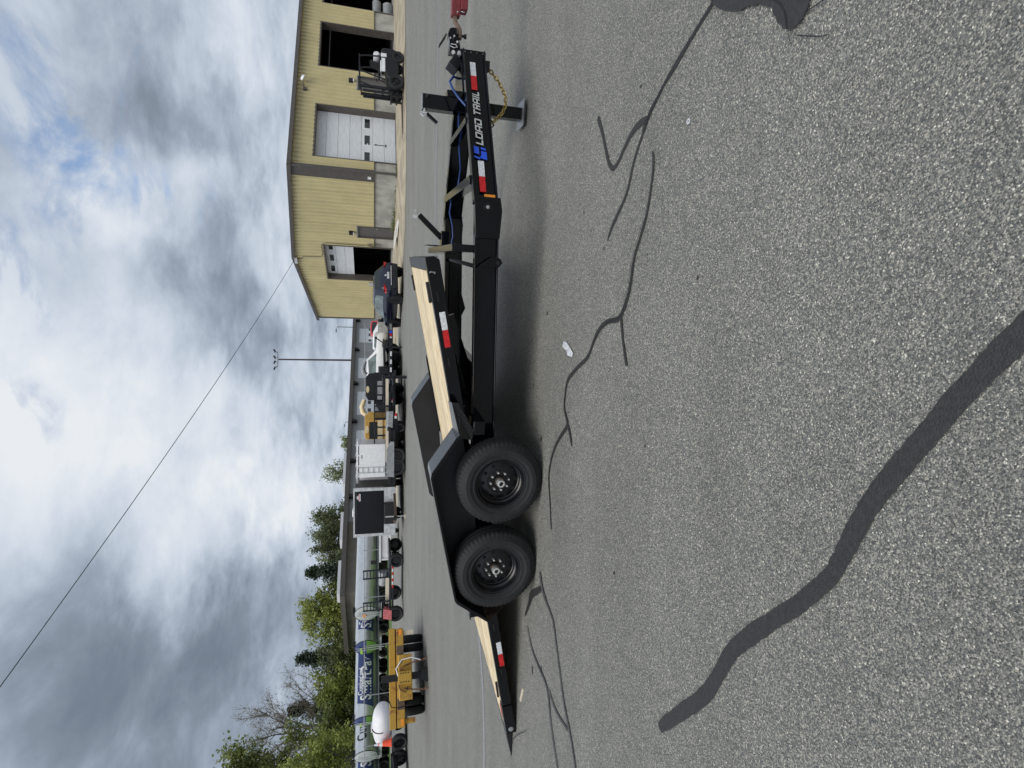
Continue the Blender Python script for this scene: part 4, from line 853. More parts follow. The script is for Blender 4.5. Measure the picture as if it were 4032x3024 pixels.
# odds and ends seen through the gable door
cb = MB().box(-0.4, 0.4, -0.3, 0.3, 0, 0.75).build('tool_chest', mat('chest_red', (0.25, 0.02, 0.03), 0.4)); P_ = Cb + r_ * 1.6 + g_ * 7.4; cb.location = (P_.x, P_.y, FZ + .002); tag(cb, 'red tool chest in the shade behind the half open gable door', 'chest')

# ------------------------------------------------------------------ vehicles
def wheel_simple(parent, x, y, z, rad, wid, side, tyre=rubber, hub=alu, spokes=5, hub_r=0.64, axis='y'):
    ax = (0, side, 0) if axis == 'y' else (side, 0, 0); o_ = (x, y, z); h = wid / 2
    t = MB().lathe([(rad * hub_r, -h * .6), (rad * .78, -h), (rad * .94, -h * .9), (rad, -h * .55), (rad, h * .55), (rad * .94, h * .9), (rad * .78, h), (rad * hub_r, h * .6)], o_, ax, 28).build('wheel', tyre, parent, smooth=40)
    B = MB(); B.lathe([(rad * hub_r, h * .62), (rad * (hub_r - .05), h * .8), (rad * (hub_r - .1), h * .35), (0.0, h * .35)], o_, ax, 28); B.build('rim', rim_m if spokes or hub is alu else hub, t, smooth=40)
    if spokes:
        xx, yy, zz_ = rotm(ax); B = MB(); c = Vector(o_) + Vector(ax) * h * .55
        for k in range(spokes):
            a = 2 * PI * k / spokes; u = xx * math.cos(a) + yy * math.sin(a); B.bar(c, c + u * rad * (hub_r - .03), rad * (0.27 if hub is alu else 0.16), rad * 0.05, up=ax)
        B.cyl(c - Vector(ax) * .01, c + Vector(ax) * .03, rad * 0.13, n=10); B.build('spokes', hub, t)
    return t
def car(name, label, loc, rz, paint, st, wb_, track, wr, glassm=glass_l, group=None):
    """st: stations (x, z_sill, z_belt, z_top, half_width, half_roof) from rear to front"""
    t = thing(name, label, 'car' if name != 'pickup_truck' else 'pickup', loc, rz, group)
    rings = []
    for x, z0, zb_, z1, hw, hr in st:
        zm = z0 + (zb_ - z0) * 0.55
        half = [(0.0, z0), (hw * .86, z0), (hw * .97, z0 + .10), (hw, zm), (hw * .97, zb_ - 0.02), (hr + (hw * .93 - hr) * 0.85, zb_ + (z1 - zb_) * .12), (hr, z1 - (z1 - zb_) * .10), (hr * .8, z1), (0.0, z1 + 0.01)]
        rings.append([(x, y, z) for y, z in half] + [(x, -y, z) for y, z in half[-2:0:-1]])
    MB().loft(rings).build('body', paint, t, smooth=48)
    for sx in (wb_[0], wb_[1]):
        for sd_ in (1, -1):
            hwm = max(s[4] for s in st)
            MB().cyl((sx, sd_ * (hwm * .80), wr), (sx, sd_ * (hwm + 0.006), wr), wr * 1.17, n=26).build('wheel_arch', dark, t, smooth=40)
            wheel_simple(t, sx, sd_ * (hwm - 0.085), wr, wr, 0.21, sd_)
    return t
def lerp_st(st, x):
    for a, b in zip(st, st[1:]):
        if a[0] <= x <= b[0]:
            k = (x - a[0]) / (b[0] - a[0]); return [p + (q - p) * k for p, q in zip(a, b)]
    return st[-1]
def side_glass(t, st, pts, glassm, name='side_window'):
    for sd_ in (1, -1):
        o = []
        for x, k in pts:
            _, z0, zb_, z1, hw, hr = lerp_st(st, x); z = zb_ + (z1 - zb_) * k
            y = (hw * .93 + (hr - hw * .93) * min(1, 0.15 + k)) + 0.03
            o.append((x, sd_ * y, z))
        MB().slab(o, (0, sd_, 0.25), 0.006).build(name, glassm, t)
# SUV beside the gable: local +x is its nose
SST = [(-2.16, 0.42, 0.78, 0.84, 0.62, 0.50), (-2.10, 0.34, 0.90, 0.98, 0.82, 0.62), (-1.95, 0.30, 0.95, 1.14, 0.88, 0.64), (-1.62, 0.26, 0.97, 1.42, 0.90, 0.60), (-1.1, 0.25, 0.96, 1.51, 0.91, 0.61), (-0.2, 0.24, 0.94, 1.54, 0.91, 0.62), (0.35, 0.24, 0.93, 1.45, 0.91, 0.60), (1.02, 0.25, 0.93, 1.04, 0.90, 0.66), (1.5, 0.26, 0.90, 0.96, 0.89, 0.66), (1.95, 0.30, 0.78, 0.84, 0.84, 0.6), (2.18, 0.36, 0.62, 0.66, 0.62, 0.45)]
suv = car('suv', 'dark navy crossover parked by the half open gable door', (4.72, 29.75, 0.0), R(112), navy, SST, (-1.28, 1.33), 1.5, 0.35)
side_glass(suv, SST, [(-1.45, 0.10), (-1.30, 0.74), (-0.9, 0.84), (-0.2, 0.86), (0.25, 0.78), (0.75, 0.22), (0.80, 0.04), (-0.9, 0.04)], glass_l)
MB().slab([(-2.00, 0.56, 1.06), (-2.00, -0.56, 1.06), (-1.62, -0.50, 1.44), (-1.62, 0.50, 1.44)], (-0.7, 0, 0.5), 0.02).build('rear_window', glass_d, suv)
for sd_ in (1, -1):
    MB().slab([(-2.13, sd_ * .46, 0.98), (-2.09, sd_ * .84, 1.00), (-1.90, sd_ * .91, 0.93), (-1.95, sd_ * .90, 0.85), (-2.12, sd_ * .76, 0.86)], (-0.6, sd_ * .3, 0.1), 0.03).build('tail_light', red, suv)
    MB().loft([[(0.62, sd_ * .93, 0.96), (0.62, sd_ * .93, 1.08), (0.70, sd_ * .93, 1.08), (0.70, sd_ * .93, 0.96)], [(0.60, sd_ * 1.10, 0.97), (0.60, sd_ * 1.10, 1.12), (0.72, sd_ * 1.10, 1.10), (0.72, sd_ * 1.10, 0.97)]]).build('mirror', black, suv)
MB().box(-2.185, -2.165, -0.20, 0.20, 0.72, 0.83).build('license_plate', paper, suv)
MB().box(-2.19, -2.15, -0.58, 0.58, 0.61, 0.645).build('chrome_bar', zinc, suv)
MB().box(-2.20, -2.0, -0.72, 0.72, 0.30, 0.52).build('rear_bumper', dark, suv, bevel=0.03)
MB().lathe([(0, .012), (.05, .010), (.055, 0)], (-2.175, 0, 0.90), (-1, 0, 0.1), 14).build('badge', zinc, suv)

# forklift in front of the open bay
fk = thing('forklift', 'dark forklift with overhead guard, white panel and gas bottle by open bay', 'forklift', (15.25, 26.95, 0.05), R(184)); fk.scale = (.97, .97, .97)
fkm = mat('forklift_dark', (0.006, 0.0065, 0.009), 0.5, var=0.2)
B = MB(); B.prism([(-0.95, 0.42), (-0.95, 1.12), (-0.62, 1.16), (-0.35, 0.92), (0.35, 0.86), (0.55, 0.55), (0.75, 0.50), (0.75, 0.30), (-0.55, 0.25)], -0.50, 0.50); B.build('chassis', fkm, fk, bevel=0.03)
MB().prism([(-1.02, 0.35), (-1.10, 0.60), (-1.08, 1.05), (-0.95, 1.12), (-0.70, 1.12), (-0.70, 0.50)], -0.52, 0.52).build('counterweight', fkm, fk, bevel=0.04)
MB().box(-0.55, 0.15, 0.503, 0.53, 0.92, 1.10).box(-0.50, 0.05, -0.40, 0.40, 1.10, 1.16).build('side_panel', white, fk, bevel=0.02)
MB().box(-0.80, -0.62, -0.505, 0.535, 0.85, 1.13).build('rear_panel', white_dull, fk, bevel=0.02)
MB().cyl((-0.75, -0.38, 1.34), (-0.75, 0.42, 1.34), 0.16, n=18).cyl((-0.75, 0.42, 1.34), (-0.75, 0.50, 1.34), 0.10, n=14).build('gas_bottle', white_dull, fk, smooth=40)
MB().box(-0.35, 0.10, -0.28, 0.28, 1.16, 1.26).bar((-0.38, 0, 1.24), (-0.52, 0, 1.66), 0.50, 0.10).build('seat', dark, fk, bevel=0.02)
for sd_ in (1, -1):
    MB().tube([(-0.66, sd_ * .46, 1.12), (-0.58, sd_ * .46, 1.95), (-0.50, sd_ * .46, 2.16)], 0.035, 6).build('guard_post', black_far, fk)
    MB().tube([(0.52, sd_ * .46, 0.90), (0.36, sd_ * .46, 1.60), (0.20, sd_ * .46, 2.16)], 0.035, 6).build('guard_post', black_far, fk)
    MB().box(0.86, 0.98, sd_ * .34 - .05, sd_ * .34 + .05, 0.20, 2.12).box(1.05, 1.15, sd_ * .26 - .04, sd_ * .26 + .04, 0.12, 2.00).build('mast_rail', black_far, fk)
    MB().box(1.20, 1.24, sd_ * .27 - .06, sd_ * .27 + .06, 0.07, 0.60).prism([(1.20, 0.055), (3.10, 0.055), (3.16, 0.065), (1.24, 0.10), (1.20, 0.10)], sd_ * .27 - .06, sd_ * .27 + .06).build('fork', dark, fk)
B = MB(); B.box(-0.62, 0.60, 0.42, 0.50, 2.14, 2.20); B.box(-0.62, 0.60, -0.50, -0.42, 2.14, 2.20)
for k in range(7): B.box(-0.60 + k * .19, -0.55 + k * .19, -0.419, 0.419, 2.15, 2.19)
tag(B.build('overhead_guard', black_far, fk), kind='stuff')
MB().box(1.16, 1.20, -0.55, 0.55, 0.30, 0.38).box(1.155, 1.195, -0.55, 0.55, 0.58, 0.66).box(0.84, 1.0, -.29, .29, 1.0, 1.08).box(0.86, 1.0, -.30, .30, 2.06, 2.12).build('carriage', black_far, fk)
MB().cyl((0.95, 0, 0.3), (0.95, 0, 1.9), 0.04).build('lift_cylinder', dark, fk)
MB().tube([(0.42, 0, 0.9), (0.25, 0, 1.25)], 0.025, 6).lathe([(0.15, 0), (0.17, 0.015), (0.15, 0.03), (0.15, 0)], (0.24, 0, 1.27), (-0.5, 0, 0.85), 16).build('steering_wheel', dark, fk)
for sd_ in (1, -1):
    wheel_simple(fk, 0.62, sd_ * .50, 0.375, 0.375, 0.26, sd_, hub=fkm, spokes=6, hub_r=0.5); wheel_simple(fk, -0.72, sd_ * .46, 0.29, 0.29, 0.2, sd_, hub=fkm, spokes=0, hub_r=0.5)

# ------------------------------------------------------------------ retaining wall, fence, far vehicles
rw = thing('retaining_wall', 'retaining wall of big pale concrete blocks behind the parked trailers', 'wall', (-5.0, 44.5, 0), R(1.5))
bl0 = None
for row in range(3):
    for i in range(10):
        xo = i * 1.22 - (0.61 if row % 2 else 0)
        if bl0 is None:
            bl0 = MB().box(0.012, 1.208, 0, 0.6, 0.012, 0.388).build('concrete_block', block_m, rw, bevel=0.03); o = bl0
        else:
            o = bl0.copy(); COL.objects.link(o); o.parent = rw
        o.location = (xo, row * 0.025 + random.uniform(-.012, .012), row * 0.392)
fn = thing('chain_link_fence', 'grey pipe rail fence running in front of the warehouse and tankers', 'fence', (0, 0, 0))
galv = mat('galvanised', (0.30, 0.31, 0.32), 0.5, metal=0.4)
FPT = [(6.5, 45.3), (-4.6, 44.9), (-9.5, 43.5), (-20, 42.0), (-30.5, 40.5), (-42, 39)]
for a, b in zip(FPT, FPT[1:]):
    ln = math.dist(a, b); n = max(1, round(ln / 3.2))
    MB().cyl((a[0], a[1], 2.18), (b[0], b[1], 2.18), 0.03, n=6).build('top_rail', galv, fn)
    for k in range(n):
        x = a[0] + (b[0] - a[0]) * k / n; y = a[1] + (b[1] - a[1]) * k / n; MB().cyl((x, y, 0), (x, y, 2.24), 0.035, n=6).build('fence_post', galv, fn)
# low vehicles beyond the wall
PST = [(-2.75, 0.5, 1.05, 1.06, 0.92, 0.90), (-0.62, 0.48, 1.08, 1.09, 0.94, 0.90), (-0.60, 0.48, 1.12, 1.72, 0.95, 0.72), (-0.3, 0.46, 1.12, 1.84, 0.95, 0.72), (0.75, 0.46, 1.12, 1.84, 0.95, 0.72), (1.45, 0.48, 1.12, 1.20, 0.95, 0.78), (2.45, 0.5, 1.05, 1.12, 0.92, 0.78), (2.7, 0.55, 0.90, 0.95, 0.85, 0.7)]
rp = car('pickup_truck', 'red pickup parked beyond the concrete block wall', (6.2, 60.5, 0), R(186), pickup_r, PST, (-1.75, 1.75), 1.6, 0.39)
side_glass(rp, PST, [(-0.5, 0.10), (-0.45, 0.8), (0.65, 0.84), (1.2, 0.15)], glass_d)
pst = MB().box(-.07, .07, -.07, .07, 0, 1.92).build('bollard_post', white); pst.location = (4.15, 50.0, 0); tag(pst, 'white square post standing in front of the red pickup', 'post')
CST = [(-2.2, 0.4, 0.85, 0.95, 0.82, 0.7), (-1.9, 0.32, 0.92, 1.1, 0.88, 0.66), (-1.2, 0.3, 0.95, 1.44, 0.9, 0.62), (0.2, 0.3, 0.94, 1.48, 0.9, 0.62), (1.05, 0.3, 0.92, 1.02, 0.9, 0.7), (1.9, 0.34, 0.82, 0.9, 0.86, 0.66), (2.25, 0.4, 0.66, 0.7, 0.7, 0.5)]
sv = car('sedan', 'white car with pale windows behind the concrete block wall', (3.3, 47.6, 0.0), R(178), white, CST, (-1.35, 1.35), 1.5, 0.33); sv.scale = (1, 1, 1.06)
side_glass(sv, CST, [(-1.3, 0.1), (-1.1, 0.78), (0.1, 0.84), (0.75, 0.1)], glass_l)
WST = [(-2.9, 0.55, 1.18, 1.20, 0.96, 0.94), (-0.9, 0.52, 1.20, 1.22, 0.98, 0.94), (-0.86, 0.5, 1.25, 1.92, 0.98, 0.76), (-0.5, 0.5, 1.25, 2.02, 0.98, 0.76), (0.7, 0.5, 1.25, 2.02, 0.98, 0.76), (1.45, 0.52, 1.22, 1.34, 0.98, 0.82), (2.6, 0.55, 1.12, 1.22, 0.95, 0.82), (2.8, 0.6, 1.0, 1.02, 0.9, 0.75)]
wt = car('pickup_truck', 'white pickup cab with grey tinted window above the block wall', (1.1, 43.1, 0), R(8), white, WST, (-1.85, 1.8), 1.6, 0.40)
side_glass(wt, WST, [(-0.75, 0.10), (-0.72, 0.80), (0.6, 0.86), (1.15, 0.18)], glass_l)

# ------------------------------------------------------------------ trailers and machines along the lot
def tape(t, x0, x1, y, z0, z1, n=2, ax='y'):
    for k in range(n):
        a = x0 + (x1 - x0) * k / n; b = x0 + (x1 - x0) * (k + 1) / n; MB().box(a, b, y - .006, y, z0, z1).build('white_reflector' if k % 2 == 0 else 'red_reflector', white_r if k % 2 == 0 else red, t)
def tandem(t, x, y, rad=0.39, n=2, wid=0.23, sp=0.86, hub=rim_m):
    for k in range(n):
        for sd_ in (1, -1): wheel_simple(t, x + (k - (n - 1) / 2) * sp, sd_ * y, rad, rad, wid, sd_, spokes=6, hub=rim_m)
# second black tilt trailer, nose to the right
b2 = thing('tilt_trailer', 'black tilt trailer with small lettering parked along the block wall', 'trailer', (1.55, 31.6, 0), R(-14))
for y in (-0.95, 0.95):
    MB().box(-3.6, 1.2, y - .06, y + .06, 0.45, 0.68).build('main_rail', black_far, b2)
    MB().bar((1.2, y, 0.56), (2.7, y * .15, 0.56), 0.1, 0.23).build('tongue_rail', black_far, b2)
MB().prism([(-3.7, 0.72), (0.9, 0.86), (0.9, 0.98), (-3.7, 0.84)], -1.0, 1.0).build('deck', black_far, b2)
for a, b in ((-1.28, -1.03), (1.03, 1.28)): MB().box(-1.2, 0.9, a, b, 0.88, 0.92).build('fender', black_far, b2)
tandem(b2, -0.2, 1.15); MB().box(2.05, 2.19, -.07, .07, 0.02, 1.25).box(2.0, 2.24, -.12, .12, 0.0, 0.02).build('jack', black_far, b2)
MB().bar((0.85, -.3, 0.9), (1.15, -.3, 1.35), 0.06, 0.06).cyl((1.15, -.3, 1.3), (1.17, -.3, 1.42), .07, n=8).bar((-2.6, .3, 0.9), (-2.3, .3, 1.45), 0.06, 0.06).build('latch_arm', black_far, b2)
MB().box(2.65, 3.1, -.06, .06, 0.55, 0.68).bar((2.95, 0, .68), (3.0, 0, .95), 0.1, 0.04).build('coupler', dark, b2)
MB().slab([(1.28, -0.955, .50), (1.62, -0.76, .50), (1.62, -0.76, .62), (1.28, -0.955, .62)], (0.5, -0.85, 0), 0.01).build('white_reflector', white_r, b2)
dv = Vector((1.5, 0.805, 0)).normalized(); nv = Vector((dv.y, -dv.x, 0))
def rl(s0, s1, z0, z1, nm, mt): p0 = Vector((1.2, -.95, 0)) + dv * s0 + nv * .056; p1 = Vector((1.2, -.95, 0)) + dv * s1 + nv * .056; MB().slab([p0 + Vector((0, 0, z0)), p1 + Vector((0, 0, z0)), p1 + Vector((0, 0, z1)), p0 + Vector((0, 0, z1))], nv, .006).build(nm, mt, b2)
rl(0.18, 0.33, .50, .62, 'red_reflector', red); rl(1.45, 1.6, .5, .62, 'white_reflector', white_r); rl(1.28, 1.43, .5, .62, 'red_reflector', red); rl(0.35, 0.50, .48, .64, 'emblem', blue_d)
v, f = text_geo('LOADTRAIL', bold=0.02); k_ = 0.70 / max(p[0] for p in v); p0 = Vector((1.2, -.95, .51)) + dv * .54 + nv * .058
B = MB(); B.add([p0 + dv * (x * k_) + Vector((0, 0, y * k_ * 1.3)) for x, y in v], f); B.build('lettering', silver_d, b2, fix=False)

# black landscape trailer with mesh sides
m1 = thing('mesh_side_trailer', 'black landscape trailer with mesh sides, front of the yellow chipper', 'trailer', (-1.45, 27.2, 0), R(-50))
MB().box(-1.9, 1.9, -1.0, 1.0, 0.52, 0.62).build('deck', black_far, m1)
for y in (-1.0, 1.0):
    B = MB(); B.box(-1.9, 1.9, y - .03, y + .03, 1.42, 1.48)
    for x in (-1.87, -1.2, -0.5, 0.2, 0.9, 1.87): B.box(x - .03, x + .03, y - .028, y + .028, 0.62, 1.42)
    B.box(-1.9, 1.9, y - .027, y + .027, 0.66, 0.72)
    tag(B.build('side_rail', black_far, m1), kind='stuff')
B = MB()
for k in range(30): B.cyl((0.9 - k * .0, -0.995, 0.72 + k * .023), (1.85, -0.995, 0.72 + k * .023), 0.004, n=4)
for k in range(36): B.cyl((0.9 + k * .026, -0.99, 0.72), (0.9 + k * .026, -0.99, 1.42), 0.004, n=4)
tag(B.build('mesh_panel', dark, m1), kind='stuff')
MB().prism([(-1.05, 0.60), (-0.85, 0.86), (0.75, 0.86), (1.35, 0.62), (1.35, 0.40), (-1.05, 0.30)], -1.32, -1.04).build('fender', black_far, m1); MB().prism([(-1.05, 0.60), (-0.85, 0.86), (0.75, 0.86), (1.35, 0.62)], 1.04, 1.32).build('fender', black_far, m1)
MB().slab([(0.62, -1.33, 0.62), (1.9, -1.33, 0.62), (1.9, -1.33, 0.82), (0.75, -1.33, 0.82)], (0, -1, 0), .02).build('front_panel', grey, m1); MB().slab([(0.70, -1.332, 0.82), (1.9, -1.332, 0.82), (1.9, -1.332, 0.92), (0.6, -1.332, 0.92)], (0, -1, 0), .02).build('front_panel', alu, m1)
tandem(m1, 0.05, 1.18, sp=0.84); tape(m1, -1.0, -0.7, -1.325, 0.42, 0.49); tape(m1, 1.35, 1.75, -1.335, 0.45, 0.55)
MB().box(-1.85, -1.6, -1.01, -1.0, 0.72, 0.80).build('marker_light', amber, m1)
MB().box(1.9, 3.2, -.05, .05, 0.5, 0.6).box(2.7, 2.8, -.05, .05, 0.0, 1.0).build('tongue', black_far, m1)

# chippers
def chipper(name, label, cat, loc, rz, mt, pm, sc=1.0):
    t = thing(name, label, cat, loc, rz)
    MB().box(-1.3, 1.0, -0.65, 0.65, 0.62, 0.95).build('chassis', mt, t, bevel=.02)
    MB().prism([(-0.6, 0.95), (1.0, 0.95), (1.0, 1.75), (0.75, 1.95), (-0.35, 1.95), (-0.6, 1.80)], -0.6, 0.6).build('engine_housing', mt, t, bevel=.03)
    MB().box(-0.45, 0.45, -0.615, -0.602, 1.30, 1.72).build('grille', dark, t)
    for k in range(4): MB().box(-0.45 + k * .2, -0.43 + k * .2, -0.63, -0.616, 1.30, 1.72).build('grille_bar', fkm, t)
    MB().box(-0.55, 0.55, -0.625, -0.602, 1.02, 1.28).build('side_door', pm, t)
    B = MB(); B.lathe([(0.0, 0.0), (0.16, 0.0), (0.16, 0.01), (0.0, 0.01)], (0, 0, 0), (0, -1, 0), 20); B.xf(Matrix.Translation((0.05, -0.605, 1.83)) @ Matrix.Diagonal((1.25, 1, 0.55, 1))); B.build('oval_badge', cream, t)
    B = MB(); B.loft([[(-0.6, -.45, .95), (-0.6, .45, .95), (-0.6, .45, 1.5), (-0.6, -.45, 1.5)], [(-1.7, -.7, .72), (-1.7, .7, .72), (-1.7, .7, 0.95), (-1.7, -.7, 0.95)]]); B.build('infeed_hopper', mt, t)
    MB().box(-1.75, -1.1, -.72, -.70, .60, .95).build('feed_table', mt, t)
    B = MB(); B.tube([(0.9, 0, 1.9), (1.0, 0, 2.05), (1.3, 0, 2.12), (1.7, 0, 1.98)], [0.14, 0.14, 0.13, 0.11], 10); B.build('discharge_chute', pm, t, smooth=40)
    for sd_ in (1, -1): wheel_simple(t, -0.1, sd_ * .78, 0.36, 0.36, 0.22, sd_, hub=grey, spokes=0)
    MB().bar((1.0, 0, .55), (2.3, 0, .55), .1, .1).box(1.6, 1.7, .1, .2, 0.0, 0.9).build('tongue', dark, t)
    return t
chipper('wood_chipper', 'yellow wood chipper with cream oval badge and dark grille', 'chipper', (-2.55, 30.0, 0.0), R(6), yellow, cream)
chipper('wood_chipper', 'black wood chipper with tan oval badge behind the black trailers', 'chipper', (-0.35, 33.0, 0.0), R(-2), black_far, grey)
# small black flat trailer with gear between them
t3 = thing('flatbed_trailer', 'small black flatbed trailer loaded with dark gear left of the lettered trailer', 'trailer', (0.25, 29.6, 0), R(-6))
MB().box(-1.7, 1.3, -.9, .9, .55, .68).build('deck', black_far, t3); tandem(t3, -0.6, 1.0, n=1, rad=.34)
MB().box(-0.9, 0.2, -.6, .5, .682, 1.05).build('gear_box', dark, t3, bevel=.04); MB().box(0.3, .7, -.5, .3, .682, 1.25).build('gear_tank', black_far, t3, bevel=.05)
MB().bar((1.3, 0, .6), (2.0, 0, .6), .1, .12).box(1.7, 1.8, -.05, .05, 0, .85).build('tongue', black_far, t3)
for k in range(3): MB().box(1.32 - k * .42, 1.56 - k * .42, -.915, -.903, .57, .66).build('white_reflector', white_r, t3)

# deckover trailer with white lumber in front of the yellow chipper
t4 = thing('deckover_trailer', 'black deckover trailer with black tandem wheels under the white ladder box', 'trailer', (-2.9, 27.0, 0), R(-4))
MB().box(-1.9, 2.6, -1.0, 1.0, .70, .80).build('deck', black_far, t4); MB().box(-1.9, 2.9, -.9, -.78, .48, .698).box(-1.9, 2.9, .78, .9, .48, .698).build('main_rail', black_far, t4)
MB().prism([(-1.45, .55), (-1.4, .90), (-.15, .90), (.25, .70), (.25, .55)], -1.26, -1.02).build('fender', grey, t4)
tandem(t4, -0.72, 1.14, sp=0.52, rad=.40, wid=.22)
for k, x in enumerate((1.0, 1.5, 2.1)): tape(t4, x, x + .16, -1.006, .58, .66)
lb = MB().box(-2.0, 2.0, -.09, .09, 0, .13).build('lumber', lumber); lb.location = (-1.75, 26.15, .802); lb.rotation_euler = (0, 0, R(-4)); tag(lb, 'long pale timber lying on the deckover trailer', 'timber')
# white box with ladder rack
wbx = thing('service_box', 'white service box with roof rack and grey ladder on its side', 'box', (-3.75, 27.9, .922), R(-4)); wbx.scale = (.87, .87, .87)
MB().box(-.9, .9, -.8, .8, -.137, -.002).build('skid', dark, wbx)
MB().box(-.95, .95, -.85, .85, .0, 1.40).build('shell', white, wbx, bevel=.02); MB().box(-.95, .95, -.852, .852, 1.402, 1.45).build('roof_cap', white_dull, wbx)
MB().box(-1.05, 1.0, -.75, -.70, 1.56, 1.60).box(-1.05, 1.0, .70, .75, 1.56, 1.60).build('rack_rail', white, wbx)
for x in (-.9, -.3, .3, .9): MB().box(x - .03, x + .03, -.78, .78, 1.602, 1.64).box(x - .025, x + .025, -.74, -.71, 1.45, 1.56).build('rack_bar', white, wbx)
MB().box(-.70, -.67, -.90, -.87, -.35, 1.62).box(-.40, -.37, -.90, -.87, -.35, 1.62).build('ladder_rail', alu, wbx)
for k in range(6): MB().box(-.67, -.40, -.895, -.875, -.2 + k * .29, -.17 + k * .29).build('ladder_rung', alu, wbx)
MB().box(.15, .35, -.856, -.852, 1.26, 1.34).build('box_plate', grey, wbx)
# aluminium frame between the box and the cargo trailer
af = thing('aluminium_frame', 'bare aluminium door frame trailer rear between white box and black cargo trailer', 'frame', (-5.0, 28.3, 0), R(-8))
MB().box(-.42, -.34, -.06, .06, .45, 2.35).box(.34, .42, -.06, .06, .45, 2.35).box(-.339, .339, -.06, .06, 2.25, 2.35).box(-.339, .339, -.06, .06, .45, .55).build('frame_bar', alu, af)
MB().box(-.33, .33, .5, .53, .55, 2.2).build('door_panel', white_dull, af); MB().box(-.42, .42, -.06, 1.2, .36, .448).build('sill', dark, af)
for sd_ in (1, -1): wheel_simple(af, sd_ * .36, .7, .34, .34, .2, sd_, spokes=0, axis='x')

# enclosed cargo trailer
ct = thing('cargo_trailer', 'black enclosed cargo trailer with aluminium corners facing the camera', 'trailer', (-6.45, 27.6, 0), R(-7.5))
CW = 1.27; CLn = 4.8
MB().box(-CW + .02, CW - .02, .01, CLn, .42, 2.40).build('shell', black_far, ct); 
for k in range(10): MB().box(-CW + .004, -CW + .02, .15 + k * .46, .59 + k * .46, .45, 2.36).build('side_panel', black, ct)
MB().box(-CW, CW, -.012, .01, .42, .98).build('stone_guard', alu, ct)
MB().box(-CW + .17, CW - .17, -.018, .009, 1.0, 2.33).build('front_panel', black, ct, bevel=.006)
for s_ in (-1, 1): MB().box(min(s_ * CW, s_ * (CW - .165)), max(s_ * CW, s_ * (CW - .165)), -.014, .13, .982, 2.40).build('corner_trim', alu, ct, bevel=.02)
MB().box(-CW, CW, -.016, .08, 2.402, 2.47).box(-CW - .01, -CW + .05, .081, CLn, 2.402, 2.46).build('top_rail', alu, ct)
MB().box(-CW + .1, CW - .1, .1, CLn, 2.402, 2.43).build('roof', alu, ct); MB().box(-.55, -.2, .9, 1.3, 2.431, 2.55).build('roof_vent', white, ct, bevel=.03)
MB().box(-CW - .006, -CW + .003, .55, .60, .52, 2.25).box(-CW - .006, -CW + .003, 1.35, 1.40, .9, 2.25).box(-CW - .006, -CW + .003, .601, 1.349, 2.19, 2.25).build('door_frame', alu, ct)
MB().box(-.55, .5, -.32, -.013, .50, .98).build('tool_box', dark, ct, bevel=.02)
MB().bar((-.62, -.02, .47), (0.22, -1.55, .47), .08, .12).bar((.9, -.02, .47), (0.30, -1.55, .47), .08, .12).build('tongue', rust, ct)
MB().box(.18, .34, -1.75, -1.45, .42, .55).build('coupler', dark, ct); MB().cyl((.26, -1.4, .05), (.26, -1.4, .95), .032, n=8).build('jack', zinc, ct); MB().box(.16, .36, -1.5, -1.3, 0.0, .048).build('jack_foot', lumber, ct)
B = MB(); B.add([(.62, -.0195, 2.12), (.98, -.0195, 2.12), (1.0, -.0195, 2.18), (.90, -.0195, 2.24), (.86, -.0195, 2.30), (.74, -.0195, 2.30), (.70, -.0195, 2.24), (.60, -.0195, 2.18)], [tuple(range(8))]); B.build('emblem', paper, ct, fix=False)
MB().box(.64, .96, -.0215, -.0205, 2.17, 2.21).build('emblem_band', tool_red, ct)
for y in (2.4, 3.2): wheel_simple(ct, -CW + .12, y, .36, .36, .2, -1, spokes=0, axis='x'); wheel_simple(ct, CW - .12, y, .36, .36, .2, 1, spokes=0, axis='x')
MB().prism([(1.95, .38), (2.05, .78), (3.5, .78), (3.65, .38)], -CW - .03, -CW + .001, 'x').build('fender', alu, ct)
MB().prism([(2.02, .36), (2.10, .72), (3.45, .72), (3.58, .36)], -CW - .034, -CW - .0305, 'x').build('wheel_well', hole_m, ct)  # near-black panel painting the shade of the wheel opening

# equipment trailer with stand-up ramps and red box
et = thing('equipment_trailer', 'black equipment trailer with two upright ramps and faded red toolbox end', 'trailer', (-10.2, 28.9, 0), R(-6))
MB().box(-1.55, 1.7, -1.0, 1.0, .62, .72).build('deck', black_far, et); MB().box(-1.6, 1.7, -1.02, -1.003, .50, .60).build('side_rail', black_far, et)
for k in range(9): MB().box(-.15 + k * .17, .02 + k * .17, -1.03, -1.021, .52, .59).build('white_reflector' if k % 2 else 'red_reflector', white_r if k % 2 else red, et)
for x0 in (-1.25, .45):
    for x in (x0, x0 + .42): MB().box(x - .03, x + .03, -1.06, -1.0, .73, 2.02).build('ramp_rail', black_far, et)
    for k in range(8): MB().box(x0 + .031, x0 + .389, -1.05, -1.01, .80 + k * .165, .845 + k * .165).build('ramp_rung', black_far, et)
MB().slab([(-1.75, -1.25, .60), (-1.25, -1.25, .60), (-1.15, -1.25, .98), (-1.65, -1.25, 1.02)], (0, 1, 0), .35).build('toolbox', tool_red, et)
MB().box(-1.1, .3, -.8, -.65, .722, .90).build('plank', lumber, et)
wheel_simple(et, -1.5, -1.12, .40, .40, .25, -1, spokes=0); wheel_simple(et, -1.5, 1.12, .40, .40, .25, 1, spokes=0); wheel_simple(et, 1.3, -1.0, .36, .36, .25, -1, spokes=0); wheel_simple(et, 1.3, 1.0, .36, .36, .25, 1, spokes=0)
MB().cyl((-.5, .2, .98), (.2, .2, .98), .25, n=16).build('drum', grey, et, smooth=40)
